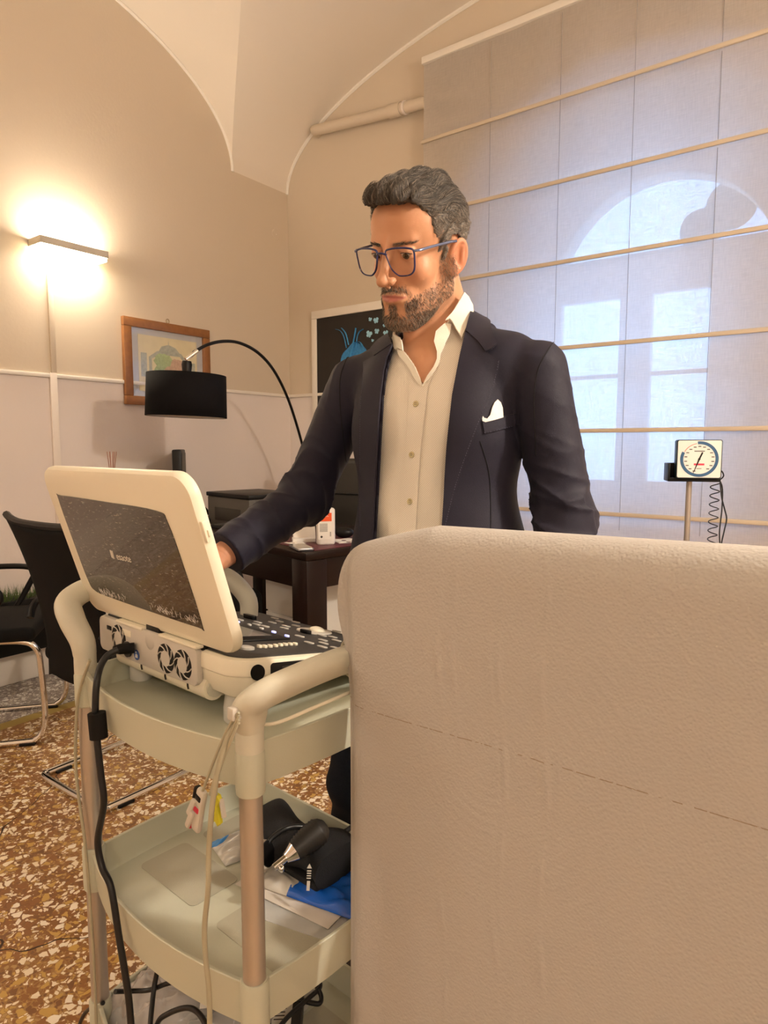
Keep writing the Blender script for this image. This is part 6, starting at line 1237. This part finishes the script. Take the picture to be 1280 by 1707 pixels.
# things on the desk
p_ = dz(288, 868); mo = thing('computer_monitor', 'black computer monitor on the desk seen edge-on', 'monitor', tuple(at_z(300, 868, DZ)), math.radians(14))
q = MB(); q.box(-0.03, 0.02, -0.05, 0.42, 0.10, 0.405, 0.008); q.build('monitor_case', M['black'], mo)
q = MB(); q.box(0.02, 0.0235, -0.03, 0.40, 0.12, 0.385); q.build('monitor_screen', M['dgrey'], mo)
q = MB(); q.box(-0.02, 0.01, 0.14, 0.22, 0.01, 0.14, 0.004); q.box(-0.10, 0.09, 0.06, 0.30, 0, 0.015, 0.005); q.build('monitor_stand', M['black'], mo)
p_ = dz(328, 872); tel = thing('desk_telephone', 'black desk telephone beside the printer', 'telephone', tuple(p_), 0.3)
q = MB(); q.box(-0.09, 0.07, -0.08, 0.08, 0, 0.035, 0.010); q.build('telephone_base', M['black'], tel)
q = MB(); q.tube(spline([(-0.085, 0.0, 0.12), (-0.06, 0.0, 0.135), (-0.01, 0, 0.115), (0.04, 0, 0.075), (0.06, 0, 0.045)], 6), 0.016, 12); q.build('handset', M['black'], tel)
p_ = dz(338, 866); ms = thing('computer_mouse', 'white computer mouse on the desk', 'mouse', tuple(dz(347, 872)), DA)
q = MB(); q.ball((0, 0, 0.0), 0.035, 20, sc=(1.3, 0.85, 0.85)); bmesh.ops.bisect_plane(q.bm, geom=list(q.bm.verts) + list(q.bm.edges) + list(q.bm.faces), plane_co=(0, 0, 0), plane_no=(0, 0, -1), clear_outer=True); q.build('mouse_shell', M['white'], ms)
q = MB(); q.box(0.012, 0.03, -0.003, 0.003, 0.022, 0.031, 0.001); q.build('scroll_wheel', M['dgrey'], ms)
kb = thing('keyboard', 'black keyboard lying on the desk under the man\'s arm', 'keyboard', tuple(dz(405, 884)), DA)
q = MB(); q.box(-0.21, 0.20, -0.07, 0.07, 0, 0.016, 0.004); q.build('keyboard_case', M['black'], kb)
q = MB()
for i in range(18):
    for j in range(5): q.box(-0.20 + i * 0.0222, -0.181 + i * 0.0222, -0.06 + j * 0.024, -0.04 + j * 0.024, 0.016, 0.021, 0.0015, 1)
q.build('keys', M['dgrey'], kb)
pr = thing('printer', 'dark grey laser printer on the desk by the wall', 'printer', tuple(dz(347, 873)), DA)
q = MB(); q.box(0.0, 0.42, 0.0, 0.33, 0.0, 0.155, 0.006); q.build('printer_case', mat('printer_case_grey', (0.085, 0.074, 0.062, 1), 0.5), pr)
q = MB(); q.box(-0.006, 0.426, -0.006, 0.336, 0.155, 0.178, 0.005); q.build('printer_lid', M['black'], pr)
q = MB(); q.box(0.08, 0.34, -0.004, 0.002, 0.03, 0.10, 0.003); q.build('front_door', M['dgrey'], pr)
M['pgrey'] = mat('printer_grey', (0.085, 0.074, 0.062, 1), 0.5)
gb = thing('gel_bottle', 'white plastic gel bottle with an orange and white label on the desk corner', 'bottle', tuple(dz(543, 908)), 0.25)
q = MB(); q.prism(rect_round(-0.040, 0.040, -0.024, 0.024, 0.020), 0.0, 0.160, bev=0.012, seg=4)
q.lathe([(0.022, 0.156), (0.018, 0.166), (0.014, 0.170)], 20); q.build('bottle_body', mat('translucent_white_plastic', (0.80, 0.76, 0.72, 1), 0.3, sss=0.0), gb)
q = MB(); q.lathe([(0.0145, 0.168), (0.0145, 0.180), (0.013, 0.182)], 20); q.build('cap', M['white'], gb)
q = MB(); q.box(-0.036, 0.022, -0.0250, -0.0235, 0.026, 0.140); lb_ = q.build('label', M['label'], gb, smooth=False)
q = MB(); q.box(-0.036, 0.022, -0.0256, -0.0250, 0.104, 0.140); lb2 = q.build('label_band', mat('label_orange', (0.80, 0.10, 0.02, 1), 0.5), lb_, smooth=False)
text_mesh('GEL', 0.018, 'lettering', M['white'], lb_, T3((-0.006, -0.0258, 0.130)) @ Matrix.Rotation(PI / 2, 4, 'X'), 0.0002)
q = MB()
for k in range(8): q.box(-0.030, 0.004, -0.0256, -0.0251, 0.092 - k * 0.0045, 0.0935 - k * 0.0045)
for k in range(5): q.box(0.014, 0.019, -0.0256, -0.0251, 0.040 + k * 0.004, 0.042 + k * 0.004)
q.prism([(-0.028, 0.038), (-0.022, 0.044), (-0.016, 0.038), (-0.022, 0.032)], 0, 0.0005, M=Matrix(((1, 0, 0, 0), (0, 0, -1, -0.0251), (0, 1, 0, 0), (0, 0, 0, 1)))); q.build('label_print', M['dgrey'], lb_, smooth=False)
bx = thing('card_box', 'small open white card box beside the gel bottle', 'box', tuple(dz(508, 903)), 0.2)
q = MB(); q.box(-0.055, 0.045, -0.035, 0.035, 0.0, 0.018, 0.002, M=None); q.box(-0.05, 0.05, -0.004, 0.0, 0.0, 0.075, 0.001, M=T3((0, 0.02, 0.018), 0, -0.6)); q.box(-0.05, 0.05, 0.0, 0.030, 0.0, 0.065, 0.002, M=T3((0, 0.005, 0.015), 0, -0.6)); q.build('box_card', M['label'], bx)
text_mesh('----', 0.014, 'box_print', M['panel'], bx, T3((0, -0.002, 0.055), 0, 0) @ Matrix.Rotation(PI / 2 - 0.6, 4, 'X'), 0.0002) if False else None
sm_ = thing('smartphone', 'smartphone with a grey metal edge lying at the front of the desk', 'phone', tuple(dz(502, 914, DZ + 0.003)), DA - 0.35)
q = MB(); q.prism(rect_round(-0.072, 0.072, -0.035, 0.035, 0.010), 0.0, 0.009, bev=0.002); q.build('phone_case', mat('grey_metal', (0.35, 0.35, 0.38, 1), 0.3, metal=0.8), sm_)
q = MB(); q.prism(rect_round(-0.069, 0.069, -0.032, 0.032, 0.008), 0.009, 0.0095); q.build('phone_screen', mat('phone_glass', (0.01, 0.01, 0.012, 1), 0.05, coat=1.0), sm_)
for nm, lab, px, py, w, l, rz in (('paper_sheet', 'white sheet of paper by the gel bottle under the dark pouch', 575, 903, 0.10, 0.14, 0.4), ('paper_sheet', 'crumpled white paper in front of the card box', 492, 907, 0.06, 0.08, 0.8)):
    q = MB(); q.grid(lambda a, b: ((a - .5) * w, (b - .5) * l, 0.0045 + 0.004 * math.sin(a * 9) * math.sin(b * 7) ** 2), 8, 8); o = q.build(nm, M['label'], solid=0.0006); o.location = dz(px, py); o.rotation_euler = (0, 0, rz); setp(o, lab, 'paper')
q = MB(); q.ball((0, 0, 0.026), 0.04, 18, sc=(1.1, 0.7, 0.62)); o = q.build('glasses_pouch', M['black']); o.location = dz(574, 897); setp(o, 'small black pouch at the right end of the desk', 'pouch')
# low cabinet and reed diffuser hidden behind the lid
lc = thing('low_cabinet', 'white low cabinet against the left wall behind the raised lid', 'cabinet', room(-3.36, 2.02, 0), RA)
q = MB(); q.box(-0.165, 0.12, -0.13, 0.13, 0.0, 0.95, 0.004); q.build('cabinet_body', M['trimw'], lc)
q = MB(); q.box(0.12, 0.135, -0.125, 0.125, 0.02, 0.93, 0.003); q.build('door', M['trimw'], lc)
p_ = at(187, 800, 3.56); rd = thing('reed_diffuser', 'glass reed diffuser with reddish sticks standing behind the raised lid', 'diffuser', (p_.x, p_.y, 0.95), 0)
q = MB(); q.lathe([(0.03, 0.0), (0.032, 0.01), (0.032, 0.055), (0.012, 0.07), (0.012, 0.085)], 20); q.build('diffuser_bottle', mat('amber_glass', (0.35, 0.18, 0.10, 1), 0.1), rd)
for k, (dx, dy) in enumerate(((-0.022, 0.0), (-0.012, 0.01), (-0.002, -0.01), (0.006, 0.008), (0.018, 0.0), (0.026, 0.006))):
    q = MB(); q.tube([(dx * -0.15, dy * -0.15, 0.02), (dx, dy, 0.245)], 0.0019, 6); q.build('reed', mat('reed_terracotta', (0.35, 0.13, 0.08, 1), 0.8), rd)
# office chair behind the desk
_c, _s = math.cos(DA), math.sin(DA); p_ = Vector((DO.x - 1.12 * _c - 1.05 * _s, DO.y - 1.12 * _s + 1.05 * _c, 0)); oc = thing('office_chair', 'dark grey padded office chair behind the desk, mostly hidden by the man', 'chair', (p_.x, p_.y, 0), DA + 0.25)
q = MB(); q.box(-0.28, 0.28, -0.04, 0.04, 0.55, 1.150, 0.035, 4); q.build('backrest', mat('dark_taupe_leather', (0.03, 0.026, 0.022, 1), 0.5), oc)
q = MB(); q.box(-0.235, 0.235, -0.046, -0.038, 0.93, 0.94, 0.003); q.build('back_seam', M['black'], oc)
q = MB(); q.box(-0.21, 0.21, -0.36, 0.0, 0.46, 0.55, 0.03, 3); q.build('seat', M['black'], oc)
q = MB(); q.tube([(0, -0.22, 0.10), (0, -0.22, 0.47)], 0.025, 14); q.build('gas_column', M['chrome'], oc)
for k in range(5):
    a = 2 * PI * k / 5; c_, s_ = math.cos(a), math.sin(a); q = MB(); q.tube([(0, -0.22, 0.11), (0.28 * c_, -0.22 + 0.28 * s_, 0.07)], 0.018, 8); ft = q.build('base_arm', M['black'], oc)
    q = MB(); q.tube([(0.28 * c_ - 0.012, -0.22 + 0.28 * s_, 0.028), (0.28 * c_ + 0.012, -0.22 + 0.28 * s_, 0.028)], 0.028, 14); q.build('castor', M['black'], ft)
# arc lamp
al = thing('arc_floor_lamp', 'black arc floor lamp with a drum shade hanging over the desk', 'lamp', (at(527, 900, 4.5).x, 4.5, 0), 0)
AI = Matrix.Translation(-al.location)
c0 = at(311, 660, 3.35); c0 = Vector((c0.x, c0.y, c0.z))
pts = [at(*p) for p in ((311, 598, 3.35), (322, 588, 3.37), (345, 575, 3.42), (372, 569, 3.50), (400, 572, 3.58), (430, 588, 3.68), (456, 617, 3.85), (478, 660, 4.02), (495, 710, 4.18), (508, 760, 4.30), (518, 820, 4.42))] + [Vector((al.location.x, 4.5, 0.55)), Vector((al.location.x, 4.5, 0.03))]
q = MB(); q.tube(spline(pts[1:], 6), 0.0085, 10); q.build('arc_pole', M['black'], al, M=AI)
q = MB(); q.tube([pts[0] + Vector((-0.004, 0, -0.004)), pts[1] + Vector((0.02, 0.01, 0.012))], 0.0105, 12); q.build('chrome_joint', M['chrome'], al, M=AI)
SHT = c0.z + 0.113; TI = Matrix.Translation(c0) @ Matrix.Rotation(math.radians(2), 4, 'Y')
q = MB(); q.lathe([(0.022, 0.115), (0.026, 0.155), (0.022, 0.172)], 18, TI); q.build('lamp_socket', M['black'], al, M=AI)
q = MB(); q.lathe([(0.192, 0.105), (0.198, -0.105)], 48, TI, cap=False); shd = q.build('lamp_shade', mat('black_shade_fabric', (0.005, 0.0042, 0.005, 1), 0.85, spec=0.2), al, M=AI, solid=0.003)
q = MB(); q.lathe([(0.188, 0.103), (0.194, -0.103)], 48, TI, cap=False); q.build('shade_lining', M['trimw'], shd, M=AI, solid=0.001)
q = MB(); q.lathe([(0.186, 0.098), (0.03, 0.100)], 40, TI, cap=False); q.build('shade_disc', M['trimw'], shd, M=AI, solid=0.002)
q = MB(); q.lathe([(0.001, 0.0), (0.16, 0.0), (0.16, 0.025), (0.02, 0.035)], 32); q.build('lamp_base', M['black'], al)
# ---------------------------------------------------------------- blood pressure gauge on its stand
p_ = at(1154, 766, 2.5); gs = thing('gauge_stand', 'blood pressure gauge on a steel pole stand in front of the blind', 'blood pressure gauge', (p_.x, p_.y, 0), math.radians(-14))
GZ = p_.z; q = MB(); q.tube([(-0.002, 0.03, 0.05), (-0.002, 0.03, GZ - 0.08)], 0.0105, 14); q.build('stand_pole', M['alu'], gs)
for k in range(5):
    a = 2 * PI * k / 5 + 0.2; c_, s_ = math.cos(a), math.sin(a); q = MB(); q.tube([(0, 0.03, 0.075), (0.24 * c_, 0.03 + 0.24 * s_, 0.055)], 0.012, 8); ft = q.build('stand_foot', M['chrome'], gs)
    q = MB(); q.tube([(0.24 * c_ - 0.01, 0.03 + 0.24 * s_, 0.024), (0.24 * c_ + 0.01, 0.03 + 0.24 * s_, 0.024)], 0.024, 12); q.build('castor', M['black'], ft)
q = MB(); q.box(-0.085, 0.098, -0.015, 0.085, GZ - 0.083, GZ - 0.074, 0.003); q.box(-0.085, -0.078, -0.015, 0.085, GZ - 0.08, GZ - 0.014, 0.002); q.box(-0.085, 0.098, 0.078, 0.085, GZ - 0.08, GZ - 0.014, 0.002); q.box(0.091, 0.098, 0.0, 0.085, GZ - 0.08, GZ - 0.04, 0.002); q.box(-0.085, 0.098, -0.015, -0.010, GZ - 0.08, GZ - 0.068, 0.002); q.build('cuff_basket', M['black'], gs)
GX = 0.018; q = MB(); q.prism(rect_round(-0.078, 0.078, -0.072, 0.072, 0.008), -0.05, 0.0, M=Matrix(((1, 0, 0, GX), (0, 0, -1, -0.028), (0, 1, 0, GZ + 0.002), (0, 0, 0, 1))), bev=0.002); gc_ = q.build('gauge_case', mat('dark_teal_plastic', (0.012, 0.03, 0.04, 1), 0.4), gs)
FMx = lambda off: Matrix(((1, 0, 0, GX), (0, 0, -1, -0.0281 - off), (0, 1, 0, GZ + 0.002), (0, 0, 0, 1)))
q = MB(); q.prism(rect_round(-0.0745, 0.0745, -0.0685, 0.0685, 0.006), 0, 0.0006, M=FMx(0)); dl_ = q.build('dial_face', M['label'], gc_)
def ringarc(r0, r1, a0, a1, off, n=48):
    q = MB(); A = [math.radians(a0 + (a1 - a0) * k / n) for k in range(n + 1)]; q.prism([(r1 * math.cos(a), r1 * math.sin(a)) for a in A] + [(r0 * math.cos(a), r0 * math.sin(a)) for a in reversed(A)], 0, 0.0006, M=FMx(off)); return q
ringarc(0.055, 0.066, 97, -205, 0.0007).build('dial_ring', mat('dial_blue', (0.03, 0.10, 0.22, 1), 0.5), dl_)
ringarc(0.057, 0.059, 100, 152, 0.0007).build('dial_red_arc', mat('dial_red', (0.6, 0.08, 0.08, 1), 0.5), dl_)
q = MB()
for k in range(16):
    a = math.radians(250 - k * 20); c_, s_ = math.cos(a), math.sin(a); q.box(-0.005, 0.005, -0.0016, 0.0016, 0, 0.0004, M=FMx(0.0007) @ Matrix.Translation((0.047 * c_, 0.047 * s_, 0)))
q.box(-0.018, 0.018, 0.028, 0.031, 0, 0.0004, M=FMx(0.0007)); q.box(-0.009, 0.009, -0.036, -0.034, 0, 0.0004, M=FMx(0.0007)); q.build('dial_marks', M['dgrey'], dl_)
q = MB(); q.box(-0.018, 0.018, -0.023, -0.016, 0, 0.0005, M=FMx(0.0007)); q.build('dial_red_strip', mat('dial_red_strip', (0.65, 0.05, 0.10, 1), 0.5), dl_)
q = MB(); q.prism([(0.008, 0.026), (0.013, 0.024), (0.002, -0.002), (-0.018, -0.052), (-0.0195, -0.0515), (-0.003, 0.0)], 0, 0.0008, M=FMx(0.0016)); q.lathe([(0.004, 0.0), (0.004, 0.0022)], 14, FMx(0.0012)); q.build('dial_needle', M['black'], dl_)
def gpt(px, py, d=2.5): p = at(px, py, d); return p
GIm = Matrix.Rotation(math.radians(14), 4, 'Z') @ Matrix.Translation(-Vector((p_.x, p_.y, 0)))
hel = []; n = 150; turns = 9
for k in range(n + 1):
    t = k / n; z = 806 + 130 * t; cx = 1196 - 7 * t - 4; a = 2 * PI * turns * t; c = gpt(cx, z, 2.48); hel.append(c + Vector((0.016 * math.cos(a), 0.016 * math.sin(a), 0.0)))
q = MB(); q.tube(hel, 0.0021, 6); q.build('coiled_hose', M['cable'], gs, M=GIm)
q = MB(); q.tube(spline([gpt(*p) for p in ((1194, 788), (1202, 785), (1206, 793), (1200, 799), (1197, 792), (1200, 803), (1203, 830), (1208, 850), (1211, 865), (1207, 885), (1202, 910), (1202, 940))], 6), 0.0026, 8); q.tube(spline([gpt(*p) for p in ((1199, 800), (1204, 815), (1203, 850), (1199, 890), (1202, 925))], 6), 0.0026, 8); q.build('straight_hose', M['cable'], gs, M=GIm)

p_ = at_z(448, 1303, 0.0); wbn = thing('waste_bin', 'slim white bin on the floor seen past the near trolley pole', 'bin', (p_.x - 0.03, p_.y + 0.06, 0), 0.4)
q = MB(); q.prism(rect_round(-0.07, 0.07, -0.06, 0.06, 0.02), 0.0, 0.26, bev=0.004); q.build('bin_body', M['white'], wbn)
q = MB(); q.prism(rect_round(-0.074, 0.074, -0.064, 0.064, 0.022), 0.26, 0.275, bev=0.003); q.build('bin_lid', M['dgrey'], wbn)
